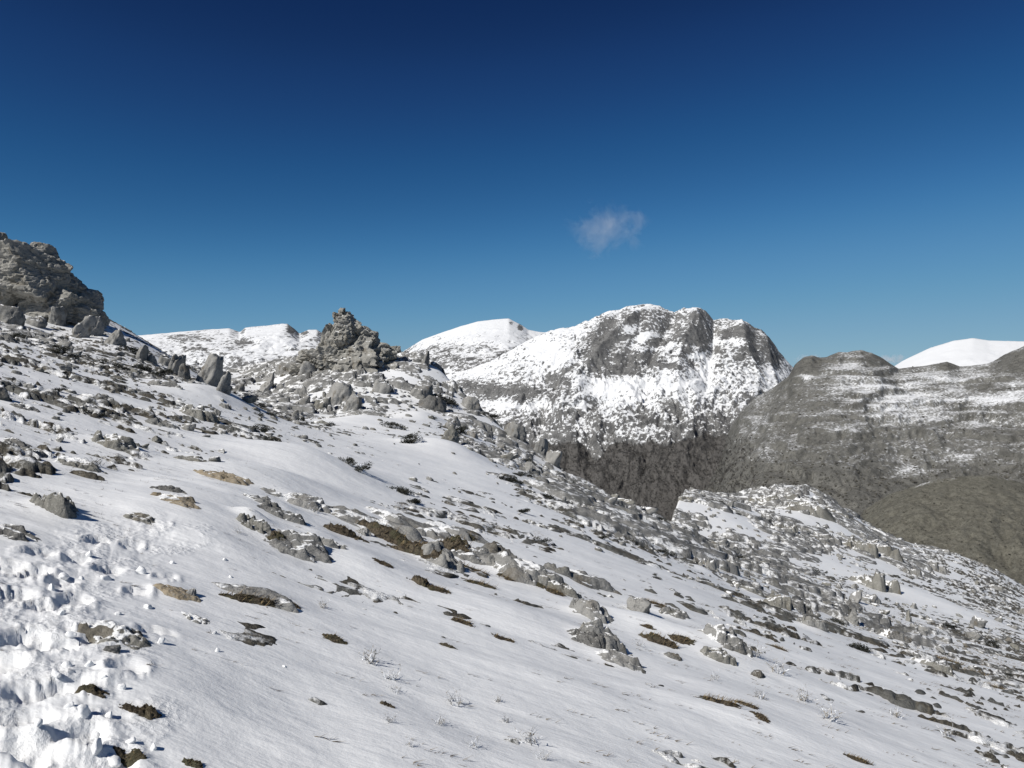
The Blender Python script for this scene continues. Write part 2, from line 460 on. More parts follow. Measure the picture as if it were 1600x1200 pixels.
HERO = [  # u, v (foot), width, height, shape, stone, label
 (85,492,34,26,'block','rock','squat grey boulder in snow just below the big outcrop face'),
 (88,508,20,30,'stand','rock','upright grey boulder in front of the squat one below the outcrop'),
 (108,498,26,24,'boulder','rock','snow-dusted round boulder tucked against the outcrop foot'),
 (122,527,24,36,'stand','rock_pale','tall pale boulder, left one of the joined pair below the outcrop'),
 (143,524,28,38,'boulder','rock_pale','tall knobbly boulder, right one of the joined pair below the outcrop'),
 (176,538,32,32,'boulder','rock','rounded grey boulder at the right foot of the big outcrop'),
 (50,508,32,18,'block','rock','low grey rock between the outcrop and the left picture edge'),
 (12,505,40,34,'boulder','rock','large rounded grey rock at the left edge below the pinnacles'),
 (8,472,26,50,'stand','rock_olive','leaning slab at the left edge beneath the pinnacles'),
 (10,535,34,20,'block','rock_dark','dark low rock at the left edge under the rounded one'),
 (218,562,18,24,'boulder','rock','small rounded stone heading the row left of the square block'),
 (233,567,18,18,'boulder','rock','second small rounded stone in the row left of the square block'),
 (252,568,22,18,'block','rock','third grey stone in the row left of the square block'),
 (270,585,16,36,'stand','rock','narrow upright stone left of the square block'),
 (287,592,22,22,'block','rock_dark','dark stone wedged left against the square block'),
 (317,600,40,48,'block','rock_pale','large square pale grey block standing on the slope crest'),
 (347,612,22,36,'stand','rock','dark-sided upright stone right of the square block'),
 (372,612,20,14,'block','rock_dark','small black stone beside the dark-sided upright stone'),
 (255,605,40,16,'block','rock','flat grey rock in the scrub left below the square block'),
 (310,655,48,30,'block','rock_olive','broad lichen-grey rock below the snow gully'),
 (414,612,24,36,'stand','rock_pale','lone ribbed standing stone left of the rock tor'),
 (352,640,14,14,'stand','rock','small pointed stone at the foot of the snow gully'),
 (525,632,46,34,'block','rock_pale','pale cracked block on the snow below the tor'),
 (545,646,34,30,'block','rock','grey block leaning on the pale cracked block below the tor'),
 (500,642,34,24,'block','rock_olive','olive rock left of the pale cracked block'),
 (470,622,40,22,'slab','rock','grey slab left of the blocks below the tor'),
 (448,582,46,22,'block','rock','grey rock at the left foot of the tor'),
 (482,590,36,22,'block','rock_pale','pale blocky step at the left foot of the tor'),
 (592,612,34,26,'block','rock_pale','pale triangular boulder in snow right below the tor'),
 (664,572,14,24,'stand','rock','small upright stone on the skyline right of the tor'),
 (655,622,40,26,'block','rock','grey block on the ridge right of the tor with dark hollow beside'),
 (672,640,46,22,'slab','rock_dark','dark slab in the shaded hollow on the ridge'),
 (735,640,34,20,'block','rock','grey block on the descending ridge above the valley forest'),
 (800,690,46,26,'slab','rock','long grey slab on the descending ridge above the snow drift'),
 (845,712,26,30,'stand','rock','upright grey rock on the ridge above the bare forest'),
 (862,700,26,24,'boulder','rock_pale','pale boulder with snow beside it on the ridge edge'),
 (905,775,36,22,'block','rock_dark','dark rock on the ridge flank above the smooth snow'),
 (940,812,34,26,'stand','rock','dark-ribbed upright rock at the edge of the smooth snow'),
 (1005,800,40,18,'slab','rock','flat grey slab near the low end of the ridge'),
 (182,702,62,32,'block','rock_olive','lichen-spotted rock alone mid left slope'),
 (90,800,62,46,'boulder','rock_olive','dark-sided boulder on the left slope above the trail'),
 (355,752,72,18,'slab','rock_tan','long tan slab lying above the big drift'),
 (275,785,66,14,'slab','rock_tan','flat yellowish slab at the left foot of the big drift'),
 (120,728,64,22,'slab','rock_olive','flat olive rock with twigs on the left slope'),
 (50,712,34,20,'block','rock','small grey rock at the left above the dark-sided boulder'),
 (28,695,38,16,'block','rock_dark','dark rock near the left edge mid slope'),
 (20,835,66,18,'slab','rock_dark','dark flat rock at the left edge beside the trail'),
 (255,668,44,18,'slab','rock','grey slab in the streaked snow below the boulder row'),
 (300,722,50,14,'slab','rock_olive','thin olive slab mid left slope above the tan slab'),
 (262,768,40,14,'slab','rock_dark','dark slab just above the flat yellowish slab'),
 (40,640,34,14,'slab','rock_dark','low dark rock high at the left edge of the slope'),
 (135,640,30,14,'block','rock','small grey rock high on the left slope'),
 (218,812,40,12,'slab','rock_olive','thin stone at the upper end of the trodden trail'),
 (182,997,84,32,'boulder','rock_olive','half buried rock with dark hollow right of the boot holes'),
 (205,992,34,16,'block','rock_dark','dark knob at the right end of the half buried rock'),
 (172,1018,26,10,'block','rock_dark','small dark stone below the half buried rock'),
 (277,930,54,16,'slab','rock_tan','sandy yellow stone between the boot holes and the turf-faced rock'),
 (300,933,14,12,'block','rock','grey stub at the right end of the sandy yellow stone'),
 (402,932,72,18,'slab','rock_pale','low pale slab above a brown turf face'),
 (306,968,36,9,'slab','rock','small flat grey stone below the sandy yellow one'),
 (402,832,34,38,'boulder','rock_olive','knobbly stone at the left end of the middle outcrop'),
 (440,810,44,24,'block','rock','squat grey stone behind the knobbly one in the middle outcrop'),
 (468,790,60,24,'block','rock_pale','pale hump at the back left of the middle outcrop'),
 (404,782,26,9,'block','rock','tiny grey stone behind the knobbly stone'),
 (462,862,64,34,'block','rock','ragged grey rock at the lower left of the middle outcrop'),
 (508,850,40,20,'slab','rock','low grey rock between ragged rock and olive moss'),
 (572,822,110,32,'slab','rock_pale','long flat-topped slab forming the back of the middle outcrop'),
 (640,826,90,26,'slab','rock','grey slab continuing the flat-topped one to the right'),
 (567,838,12,18,'stand','rock_pale','small pale wedge between the two moss patches'),
 (684,878,38,50,'stand','rock_pale','pale upright fin in the middle outcrop'),
 (716,836,62,22,'slab','rock_pale','pale capping slab right of the upright fin'),
 (745,878,52,42,'boulder','rock','mottled grey lump right of the brown turf face'),
 (776,872,36,36,'block','rock_dark','dark fissured rock in the middle outcrop'),
 (806,898,70,48,'boulder','rock_pale','smooth pale boulder at the right of the middle outcrop'),
 (848,910,40,26,'block','rock','grey rock just right of the smooth pale boulder'),
 (878,925,34,26,'block','rock_olive','olive rock at the bend of the middle outcrop'),
 (912,912,70,26,'slab','rock','layered grey slab upslope of the bend'),
 (925,965,40,36,'block','rock','grey rock heading the descending tail of the outcrop'),
 (918,1005,34,34,'stand','rock_dark','dark split rock on the left of the outcrop tail'),
 (945,1010,44,62,'stand','rock','tall grey rock in the outcrop tail'),
 (968,1035,46,24,'slab','rock_pale','pale low slab ending the outcrop tail'),
 (996,955,34,26,'boulder','rock_pale','lone rounded pale boulder right of the outcrop'),
 (1055,963,38,18,'block','rock','grey rock joined to the pale boulder by a turf rim'),
 (1132,1010,62,46,'boulder','rock','frosted grey rock by the turf hollow on the right'),
 (1122,1030,42,22,'block','rock_olive','low olive rock under the frosted grey one'),
 (1186,1058,24,14,'boulder','rock_dark','small dark stone below the frosted grey rock'),
 (1052,1028,22,12,'block','rock','small stone at the lower lip of the turf hollow'),
 (1214,950,40,30,'block','rock_olive','olive block at the edge of the rocky strip'),
 (1246,962,30,34,'stand','rock_dark','brown-black split rock beside the olive block'),
 (1268,982,34,28,'block','rock','grey rock ending the group beside the olive block'),
 (1334,975,18,26,'stand','rock','stubby stone wearing a bright snow cap'),
 (1170,925,44,16,'slab','rock_olive','flat olive rock at the border of the smooth snow'),
 (1115,860,22,20,'boulder','rock','rounded dark grey stone above a bright snow patch'),
 (1100,892,30,30,'stand','rock','dark ribbed rock left of the bright snow patch'),
 (1365,925,60,42,'boulder','rock_olive','big olive rock above the snow pocket on the right'),
 (1240,798,110,34,'slab','rock_olive','broad olive cliff face on the knoll top'),
 (1195,792,50,26,'block','rock_olive','blunt olive crag left of the knoll cliff'),
 (1300,806,50,22,'slab','rock_olive','olive ledge right of the knoll cliff under a snow rim'),
 (1225,838,34,26,'boulder','rock_olive','olive boulder below the knoll cliff'),
 (1345,868,44,34,'block','rock_olive','olive crag on the right flank of the knoll'),
 (1382,880,46,40,'block','rock_olive','twin olive crag nearest the snow pocket'),
 (1425,905,24,30,'stand','rock','grey rib standing above the snow pocket'),
 (1460,895,30,22,'block','rock','grey stone at the top right of the snow pocket'),
 (1070,786,24,20,'block','rock_olive','olive stone at the left corner of the knoll'),
 (1280,850,40,22,'slab','rock','grey slab in the middle of the knoll slope'),
 (1250,950,30,14,'slab','rock','thin grey slab lying above the split rock'),
 (1462,1048,52,22,'slab','rock_olive','grey-green slab under the long turf ledge'),
 (1560,925,30,16,'block','rock','grey rock near the right edge skyline'),
 (1395,1000,40,22,'block','rock_dark','dark rock by a bright snow hump on the right'),
]
for u, v, w, h, *_ in HERO:
    x_, y_ = px(u, v, base); m_ = y_ / F
    if y_ < 26 and w * m_ > .12:
        r_ = random.Random(u * 3 + v)
        DRIFTS.append((x_ + r_.uniform(-.35, .1) * w * m_, y_ + .1 * w * m_, w * m_ * r_.uniform(.6, .9), w * m_ * r_.uniform(.5, .75), h * m_ * r_.uniform(.22, .38)))

# the trodden trail: boot holes (u, v, turn, length, width, depth)
STEPS = [(48,893,.5,.26,.12,.16),(118,873,-.2,.24,.11,.11),(172,890,.2,.26,.12,.14),(74,950,.6,.28,.12,.16),(38,1000,.5,.26,.12,.16),(84,1012,.7,.28,.12,.17),(60,1085,.9,.28,.12,.18),
         (20,930,.3,.25,.12,.13),(118,940,.2,.24,.12,.10),(16,1165,.9,.3,.14,.18),(122,1150,.8,.26,.11,.13),(150,845,0,.24,.11,.10),(205,852,0,.24,.1,.09),(60,862,.2,.24,.11,.12),
         (12,880,.4,.25,.11,.12),(150,1010,.7,.2,.09,.08),(248,995,1.2,.22,.07,.07),(105,1080,.6,.24,.11,.10),(200,1060,.3,.2,.1,.06),(0,1040,.5,.3,.14,.15),(30,1120,.9,.28,.12,.14),
         (165,1190,.7,.26,.12,.12),(215,925,.2,.22,.1,.08),(262,905,.1,.2,.09,.06),(75,1185,.9,.26,.12,.14),(95,910,.3,.22,.1,.12)]
STEPS = [(*px(u, v, base), r, l * .85, w * .95, d * .34) for u, v, r, l, w, d in STEPS]
TRAIL = [px(u, v, base) for u, v in [(90,1215),(100,1150),(90,1080),(85,1010),(75,950),(80,900),(130,870),(190,850),(245,838)]]

def seg_dist(x, y, pts):
    d = np.full(np.broadcast(x, y).shape, 99.0)
    for (ax, ay), (bx, by) in zip(pts[:-1], pts[1:]):
        vx, vy = bx - ax, by - ay
        q = np.clip(((x - ax) * vx + (y - ay) * vy) / (vx * vx + vy * vy), 0, 1)
        d = np.minimum(d, np.hypot(x - ax - q * vx, y - ay - q * vy))
    return d

def snow_z(x, y, b=None):
    if b is None: b = base(x, y)
    z = b + .05 * fbm2(x * .35, y * .6, 3, 11) + .020 * fbm2(x * 1.2, y * 3.0, 4, 12) + .10 * fbm2(x * .11, y * .11, 2, 13) * smooth(8, 30, y)
    z = np.array(z)
    for cx, cy, sx, sy, h in DRIFTS:
        if z.ndim == 2 and len(z) > 300:
            i0, i1 = np.searchsorted(y[:, 0], (cy - 3 * sy, cy + 3 * sy)); q = np.s_[i0:i1]
        else: q = np.s_[...]
        z[q] += h * np.exp(-((x[q] - cx) / sx) ** 2 - ((y[q] - cy) / sy) ** 2)
    near = (y < 9) & (x < .5)
    if near.any():
        xs, ys = x[near], y[near]
        d = seg_dist(xs, ys, TRAIL)
        m = smooth(.42, .10, d + .22 * perlin2(xs * 2.4, ys * 2.4, 31))
        lump = .024 * fbm2(xs * 3.2, ys * 3.2, 3, 32) + .014 * (.25 - np.abs(perlin2(xs * 9, ys * 9, 33))) + .010 * fbm2(xs * 22, ys * 22, 3, 34, .6)
        dz = m * lump
        wx, wy = xs + .03 * perlin2(xs * 9, ys * 9, 35), ys + .03 * perlin2(xs * 9 + 7, ys * 9, 36)
        for cx, cy, r, l, w, dep in STEPS:
            c, s = math.cos(r), math.sin(r)
            a = ((wx - cx) * s + (wy - cy) * c) / (l * .5); e = ((wx - cx) * c - (wy - cy) * s) / (w * .62)
            q = np.sqrt(a * a + e * e)
            dz = dz - dep * smooth(1.2, .62, q) + .018 * np.exp(-((q - 1.45) / .28) ** 2) * (.5 + perlin2(wx * 7, wy * 7, 37))
        dz = np.where(dz < -.045, -.045 - .03 * np.tanh((-.045 - dz) / .03), dz)
        z = z.copy(); z[near] += dz
    return z

def blocks(x, y, cell, seed, lean=.8):
    """Angular stones: each cell is one tilted slab, cut off at its edges."""
    wx = x + .22 * cell * fbm2(x / cell * 1.1, y / cell * 1.1, 2, seed + 5)
    wy = y + .22 * cell * fbm2(x / cell * 1.1 + 9, y / cell * 1.1, 2, seed + 6)
    f1, f2, cv, cw, ox, oy = worley2(wx / cell / 1.5, wy / cell, seed)
    tilt = lean * ((cv - .35) * 1.5 * ox + (cw - .5) * 1.9 * oy)
    h = cv * .9 + tilt
    return np.where(cw > .25, h, h - .5) * smooth(0, .10, f2 - f1) - .15 * (1 - smooth(0, .2, f2 - f1))

_SB = np.linspace(0, 1, 400)
def rank(a):
    q = np.quantile(a.ravel()[::7], _SB)
    return np.interp(a, q, _SB)

def ground_z(x, y, b, K):
    cl = fbm2(x * .16, y * .16, 3, 44)
    big = rank(np.maximum(np.maximum(blocks(x, y, 2.3, 41) * 1.05, .85 * blocks(x, y, 1.05, 42) + .02), .66 * blocks(x, y, .48, 43) + .05) + .75 * cl + .10 * fbm2(x * 1.7, y * 1.7, 3, 40))
    st = rank(ridged2(x * .9 + .5 * perlin2(x * .5, y * .5, 48), y * 3.1 + .9 * perlin2(x * .6, y * .6, 49), 4, 45, .7) + .9 * fbm2(x * .3, y * .5, 3, 46) + .45 * np.maximum(blocks(x, y, .55, 47), blocks(x, y, .28, 50)))
    w = smooth(.36, .56, K)
    ub = st * (1 - w) + big * w
    H = (.26 * (1 - w) + .80 * w) * (1 + .45 * smooth(40, 80, y))
    g = b + H * (ub - (1 - K * (1 - .33 * w))) - .2 * smooth(.9, .5, seg_dist(x, y, TRAIL))
    return g, w

def build_slope():
    def tcols(n_in, n_out):
        a = np.linspace(-.72, .72, n_in)
        e = .72 + (np.linspace(0, 1, n_out + 1)[1:]) ** 1.5 * 1.1
        return np.concatenate([-e[::-1], a, e])
    def yrows(r, lo, hi, y0, y1):
        y = [y0]
        while y[-1] < y1: y.append(y[-1] + min(max(r * y[-1], lo), hi))
        return np.array(y)
    # snow sheet
    t = tcols(730, 30); yr = yrows(.0098, .016, .60, 1.25, 150)
    Y, T = np.meshgrid(yr, t, indexing='ij'); X = T * Y
    b = base(X, Y); sz = snow_z(X, Y, b)
    K = cover(X, Y)
    g, w = ground_z(X, Y, b, K)
    bury = (g - sz) > .30
    keep = ~(bury[:-1, :-1] & bury[1:, :-1] & bury[:-1, 1:] & bury[1:, 1:])
    v = np.stack([X, Y, sz], -1).reshape(-1, 3)
    v, f, at_ = compact(v, grid_faces(*X.shape, keep), {'trod': smooth(.55, .2, seg_dist(X, Y, TRAIL) + .2 * perlin2(X * 3, Y * 3, 77))})
    o = link('snow', mesh_np('snow', v, f, M['snow'], True, at_))
    tag(o, 'wind-packed white snow sheet covering the near slope', 'snow', kind='structure')
    # ground beneath
    t = tcols(610, 24); yr = yrows(.0105, .04, .33, 1.25, 150)
    Y, T = np.meshgrid(yr, t, indexing='ij'); X = T * Y
    b = base(X, Y); sz = snow_z(X, Y, b)
    K = cover(X, Y)
    g, w = ground_z(X, Y, b, K)
    g = g + (.05 * w + .02) * fbm2(X * 5, Y * 5, 3, 51)
    hid = (g - sz) < -.12
    keep = ~(hid[:-1, :-1] & hid[1:, :-1] & hid[:-1, 1:] & hid[1:, 1:])
    v = np.stack([X, Y, g], -1).reshape(-1, 3)
    v, f, at_ = compact(v, grid_faces(*X.shape, keep), {'rock': np.clip(w * .9 + .12, 0, 1)})
    o = link('ground', mesh_np('ground', v, f, M['ground'], True, at_))
    tag(o, 'grey limestone and brown turf of the near slope', 'ground', kind='structure')

build_slope()
surf = lambda x, y: snow_z(np.asarray(x, float), np.asarray(y, float))

# valley floor and far land, one sheet to the horizon
def build_valley():
    r = np.array([0, 60, 150, 300, 600, 1000, 1600, 2600, 4500, 8000, 16500, 40000.])
    a = np.linspace(0, 2 * np.pi, 97)[:-1]
    R, A_ = np.meshgrid(r[1:], a, indexing='ij')
    X, Y = R * np.sin(A_), R * np.cos(A_)
    Z = -60 - 220 * smooth(60, 900, R) + 25 * fbm2(X / 500, Y / 500, 3, 61)
    Z = np.where(Y < 40, -70 - .2 * np.abs(Y), Z); Z = np.maximum(Z, -420)
    n = len(a)
    v = np.concatenate([np.stack([X, Y, Z], -1).reshape(-1, 3)])
    i = np.arange(len(r) - 2)[:, None] * n; j = np.arange(n)[None]; j2 = (j + 1) % n
    f = np.stack([i + j, i + j2, i + n + j2, i + n + j], -1).reshape(-1, 4)
    m = mat_mountain('valley_land', (0.10, 0.09, 0.07), (0.16, 0.145, 0.115), .05)
    o = link('valley', mesh_np('valley', v, f, m, True, {'snow': np.full(len(v), .3)}))
    tag(o, 'dark brown valley land far below the slope', 'valley', kind='structure')
build_valley()

# ------------------------------------------------------------------ mountains
MTN = {}
def mountain(name, label, sky_pts, yc, yb, zb, u0, u1, nc, nr, mat, prof=1.15, amp=20, nscale=140, seed=0, snowf=None, crest_amp=.25, fall=1.6, back=.35, craggy=.30, lift=.08, drop=0, ribs=(), terr=None):
    s = np.array(sky_pts, float)
    t = np.linspace((u0 - 800) / F, (u1 - 800) / F, nc)
    q = np.concatenate([np.linspace(0, 1, nr), 1 + np.linspace(0, 1, max(8, nr // 8))[1:] * back])
    Q, T = np.meshgrid(q, t, indexing='ij')
    U = 800 + F * T
    YC = yc(U) if callable(yc) else np.full(U.shape, float(yc))
    Y = yb + (YC - yb) * Q; X = T * Y
    ZC = EYE + (600 - np.interp(U, s[:, 0], s[:, 1])) / F * YC
    kw = max(5, nc // 9) | 1
    zrow = ZC[0]; pad = np.pad(zrow, kw, mode='edge')
    zs_ = np.convolve(np.convolve(pad, np.ones(kw) / kw, 'same'), np.ones(kw) / kw, 'same')[kw:-kw]
    lo_ = np.minimum(zs_, zrow + lift * (zrow.max() - zb))
    ZC = ZC * smooth(.62, 1, Q) + lo_[None] * (1 - smooth(.62, 1, Q))
    P = np.where(Q <= 1, np.clip(Q, 0, 1) ** prof, 1 - fall * (Q - 1) - 1.2 * (Q - 1) ** 2)
    ZB = np.minimum(zb, ZC - drop) if drop else zb
    Z = ZB + (ZC - ZB) * P
    env = np.where(Q <= 1, np.sin(np.pi * np.clip(Q, 0, 1) ** .8) * (1 - crest_amp) + crest_amp * smooth(0, .2, Q), crest_amp)
    along = T * YC.mean()
    wx = along + nscale * .35 * perlin2(along / nscale, Y / nscale, seed + 3)
    rel = .6 * ridged2(wx / nscale, Y / (nscale * 1.8), 6, seed, .62) + .4 * fbm2(X / nscale * 1.7, Y / nscale * 1.7, 6, seed + 7, .66)
    f1, f2, cv, cw, ox, oy = worley2(wx / nscale * 2.6 + .4 * rel, Y / nscale * 1.7 + .4 * rel, seed + 9)
    rel = rel + .35 * (cv - .5) * smooth(0, .3, f2 - f1)
    crag = np.maximum(blocks(wx, Y, nscale * .30, seed + 31), .8 * blocks(wx, Y, nscale * .15, seed + 32))
    Z = Z + amp * env * (rel + craggy * crag)
    for pts, A_, w_ in ribs:                       # buttresses and couloirs running down the face
        pq = np.array(sorted(pts), float)
        uc = np.interp(Q, pq[:, 0], pq[:, 1]) + 5 * fbm2(Q * 9, U * 0, 3, seed + 41)
        Z = Z + .66 * A_ * np.exp(-np.abs((U - uc) / w_) ** 1.3) * smooth(1.0, .94, Q) * smooth(.40, .68, Q)
    if terr:                                       # rock benches along the contours
        hh = Z / terr[0] + .8 * fbm2(X / 60, Y / 60, 3, seed + 43); fr = hh - np.floor(hh)
        Z = Z + terr[1] * (smooth(.0, .35, fr) - fr) * smooth(-.25, .25, fbm2(X / 90, Y / 90, 3, seed + 44)) * smooth(1.0, .93, Q)
    V = 600 - (Z - EYE) / Y * F
    gy = np.gradient(Z, axis=0) / np.maximum(np.gradient(Y, axis=0), 1e-3)
    gx = np.gradient(Z, axis=1) / np.maximum(np.gradient(X, axis=1), 1e-3)
    nz = 1 / np.sqrt(1 + gx * gx + gy * gy)
    n1 = fbm2(along / nscale * 3, Y / nscale * 3, 5, seed + 21, .62)
    sn = snowf(U, V, Q, nz, n1, X, Y, Z)
    v = np.stack([X, Y, Z], -1).reshape(-1, 3)
    o = link(name, mesh_np(name, v, grid_faces(*X.shape), mat, True, {'snow': np.clip(sn, -.9, 1.6)}))
    tag(o, label, 'mountain', kind='structure')
    MTN[name] = dict(X=X, Y=Y, Z=Z, U=U, V=V, Q=Q, sn=sn)
    return o

def blob(U, V, L):
    s = 0
    for u, v, a, b, h in L: s = s + h * np.exp(-((U - u) / a) ** 2 - ((V - v) / b) ** 2)
    return s

ROCKA, ROCKB = (0.10, 0.10, 0.10), (0.20, 0.198, 0.192)

# distant snowy summit on the right
mountain('snow_summit_mountain', 'distant smooth white snow mountain behind the brown hill',
    [(1300,640),(1380,584),(1410,565),(1450,545),(1490,533),(1520,529),(1545,533),(1600,534),(1700,545),(1900,600)], 4600, 3000, -150, 1300, 1800, 150, 70,
    mat_mountain('summit_snow', ROCKA, ROCKB, .02), amp=22, nscale=500, seed=101, snowf=lambda U, V, Q, nz, n, X, Y, Z: .95 + .25 * n + blob(U, V, [(1470,540,12,4,-.35),(1535,532,10,3,-.3)]))

# left range
mountain('snow_range_mountain', 'low snowy range with grey ledges behind the rock tor',
    [(60,560),(180,528),(230,523),(260,521),(290,518),(330,515),(358,513),(375,519),(383,512),(415,509),(440,506),(449,506),(460,514),(468,522),(482,516),(495,516),(510,525),(560,555),(640,590)],
    2200, 1200, -60, 60, 660, 280, 130, mat_mountain('range_rock', ROCKA, ROCKB, .09, grain=2.3), amp=22, nscale=190, seed=111, crest_amp=.12,
    snowf=lambda U, V, Q, nz, n, X, Y, Z: .68 + .5 * n + .5 * (rank(nz) - .5) + blob(U, V, [(295,528,45,8,-.30),(380,536,14,4,-.6),(320,545,25,5,-.3),(452,516,10,5,-.5),(475,520,8,3,-.4),(420,520,25,8,.4),(430,540,40,10,.3)]))

# snow dome
mountain('snow_dome_mountain', 'rounded white snow dome left of the rocky peak',
    [(520,640),(600,578),(632,548),(660,531),(690,520),(720,510),(745,503),(770,500),(795,498),(803,502),(815,508),(825,515),(845,519),(870,521),(900,518),(960,535),(1010,570)],
    2600, 1500, -120, 520, 1020, 260, 150, mat_mountain('dome_rock', ROCKA, ROCKB, .09, grain=2.3), amp=24, nscale=200, seed=121, crest_amp=.08,
    snowf=lambda U, V, Q, nz, n, X, Y, Z: .76 + .5 * n + .35 * (rank(nz) - .5) - .26 * smooth(530, 560, V) + .5 * smooth(530, 505, V) + blob(U, V, [(798,505,5,5,-.9),(813,511,5,6,-1.1),(700,545,20,6,-.25),(845,528,25,6,-.25)]))

# main rocky peak
PEAK_ROCK = [(945,530,26,20,-.75),(925,556,20,16,-.7),(955,578,28,12,-.7),(990,497,26,8,-.35),(988,524,14,5,-1),(1026,536,24,6,-.8),(1000,560,40,10,-.6),(1075,518,26,16,-.7),(1090,535,22,8,-.8),
             (1072,550,14,6,-.7),(1125,548,8,8,-.7),(1150,520,26,12,-.8),(1188,538,20,18,-.7),(1162,552,12,8,-.6),(1205,562,14,10,-.6),(1045,570,45,6,-.55),(985,578,22,8,-.6),(1015,512,6,5,-.6),(1042,514,6,6,-.5),
             (1000,490,50,9,-.42),(1085,494,26,9,-.5),(1150,510,28,8,-.4),(950,505,20,8,-.3),(800,612,62,11,-.95),(868,594,20,8,-.8),(735,602,34,10,-.8),(890,575,14,8,-.5),(1040,635,9,9,-.6),(1056,640,8,10,-.7),(930,640,6,10,-.6),(905,645,5,8,-.5),(1150,650,24,16,-.35),
             (1100,668,50,14,-.3),(1185,620,20,28,-.2),(830,655,30,8,-.3),(1010,655,14,10,-.5),(975,650,16,8,-.3),
             (1000,600,80,12,.5),(1100,575,14,20,.5),(955,612,40,18,.5),(1118,538,10,7,.5),(985,510,8,5,.6),(1010,527,22,4,.6),(1050,543,22,4,.6),(1085,556,12,6,.5),(800,633,75,3.5,.75),(870,560,30,22,.3),(850,545,40,18,.25),
             (1080,610,40,20,.15),(1120,530,10,8,.4),(1140,535,14,4,.4),(1200,590,30,18,.25)]
def peak_snow(U, V, Q, nz, n, X, Y, Z):
    wu = U + 14 * fbm2(X / 45, Y / 60, 3, 301); wv = V + 10 * fbm2(X / 40 + 5, Y / 60, 3, 302)
    s = .57 + .35 * n + .75 * (rank(nz) - .5) + .28 * ridged2(X / 30 + .6 * n, Y / 190, 4, 305, .6) + .85 * blob(wu, wv, PEAK_ROCK)
    s = s - .30 * smooth(630, 690, V)
    line = 693 + 14 * fbm2(U / 40, U * 0, 3, 303) - 12 * smooth(1040, 1100, U) + 26 * np.exp(-((U - 930) / 14) ** 2)
    return np.where(V > line, -.9, s)
mountain('rocky_peak_mountain', 'grey rocky peak streaked with snow above the bare forest',
    [(600,615),(690,592),(740,577),(800,549),(845,525),(870,518),(900,512),(925,502),(950,491),(968,488),(978,482),(985,480),(1000,478),(1015,477),(1030,480),(1042,485),(1053,490),(1062,486),(1080,484),(1092,482),(1102,488),(1110,497),(1115,503),(1125,500),(1140,501),(1158,502),(1168,508),(1180,517),(1190,520),(1200,528),(1208,538),(1216,550),(1225,560),(1236,573),(1260,598),(1320,660),(1400,720)],
    1750, 1080, -215, 600, 1400, 540, 330, mat_mountain('peak_rock', ROCKA, ROCKB, .16, bump=2.4, grain=3.3), prof=1.2, amp=42, nscale=135, craggy=.20, seed=131, crest_amp=.26, snowf=peak_snow,
    ribs=[([(1, 1015), (.9, 985), (.8, 945), (.65, 905)], 30, 15), ([(1, 1092), (.85, 1078), (.7, 1060)], 26, 13), ([(1, 1158), (.85, 1165), (.7, 1185)], 24, 13), ([(1, 960), (.85, 925), (.7, 880)], 22, 13),
          ([(1, 1053), (.85, 1035), (.7, 1010)], -24, 11), ([(1, 1117), (.85, 1114), (.7, 1105)], -26, 11), ([(1, 1195), (.85, 1205), (.7, 1215)], 18, 10), ([(.85, 1000), (.7, 975), (.6, 960)], -16, 10)])

# brown hill on the right with snow terraces
def hill_snow(U, V, Q, nz, n, X, Y, Z):
    band = fbm2(U / 150, (V + .05 * (U - 1300) + 6 * fbm2(U / 60, V / 30, 2, 312)) / 9, 4, 311, .6)
    area = blob(U, V, [(1420,630,110,30,.36),(1450,590,110,16,.42),(1330,600,60,14,.15),(1560,625,40,12,.35),(1480,660,100,10,.2),(1300,670,60,8,.15),(1500,715,30,10,.35),(1420,735,60,10,.25),
                              (1180,660,30,60,.22),(1330,565,25,8,.35),(1260,590,10,6,.6),(1590,610,20,10,.5)])
    rock = blob(U, V, [(1265,572,18,12,-.5),(1370,562,18,8,-.25),(1240,690,90,25,-.05),(1480,573,18,5,-.5),(1590,570,25,14,-.3),(1200,750,90,18,-.6),(1350,760,60,14,-.4),(1540,600,30,8,-.35)])
    return .20 + area + rock + .95 * band * (.4 + area) * (.25 + .75 * smooth(1200, 1330, U)) + .30 * n + .45 * (rank(nz) - .5) - .25 * smooth(700, 770, V)
mountain('terraced_hill_mountain', 'olive brown hill with thin level streaks of snow',
    [(1040,860),(1080,800),(1108,760),(1126,722),(1137,680),(1156,645),(1180,622),(1210,606),(1232,590),(1242,572),(1255,560),(1268,557),(1280,560),(1292,559),(1310,552),(1325,552),(1345,548),(1362,552),(1375,558),(1390,568),(1404,577),(1440,574),(1480,567),(1500,574),(1520,573),(1545,569),(1570,555),(1600,543),(1700,515),(1900,500)],
    1020, 520, -118, 1040, 1850, 410, 230, mat_mountain('hill_heath', (0.092, 0.090, 0.082), (0.17, 0.166, 0.150), .34, .24, .92, 1.2, .55, 2.6), prof=1.0, amp=16, nscale=115, seed=141, crest_amp=.24, snowf=hill_snow, craggy=.06, lift=.06, drop=30, terr=(13, 8))

# near rounded spur, lower right
mountain('grassy_spur_hill', 'rounded olive grass spur below the terraced hill',
    [(1280,900),(1330,835),(1350,797),(1390,772),(1440,757),(1500,746),(1545,745),(1580,752),(1620,762),(1750,790),(1900,850)], 420, 220, -95, 1280, 1800, 230, 150,
    mat_mountain('spur_grass', (0.102, 0.097, 0.079), (0.176, 0.169, 0.139), .9, .5, .8, .5, .2), prof=.72, amp=9, nscale=55, seed=151, crest_amp=.2, craggy=.06, lift=0,
    snowf=lambda U, V, Q, nz, n, X, Y, Z: .02 + .12 * n + .55 * smooth(.955, .985, Q) * (.6 + .8 * n))

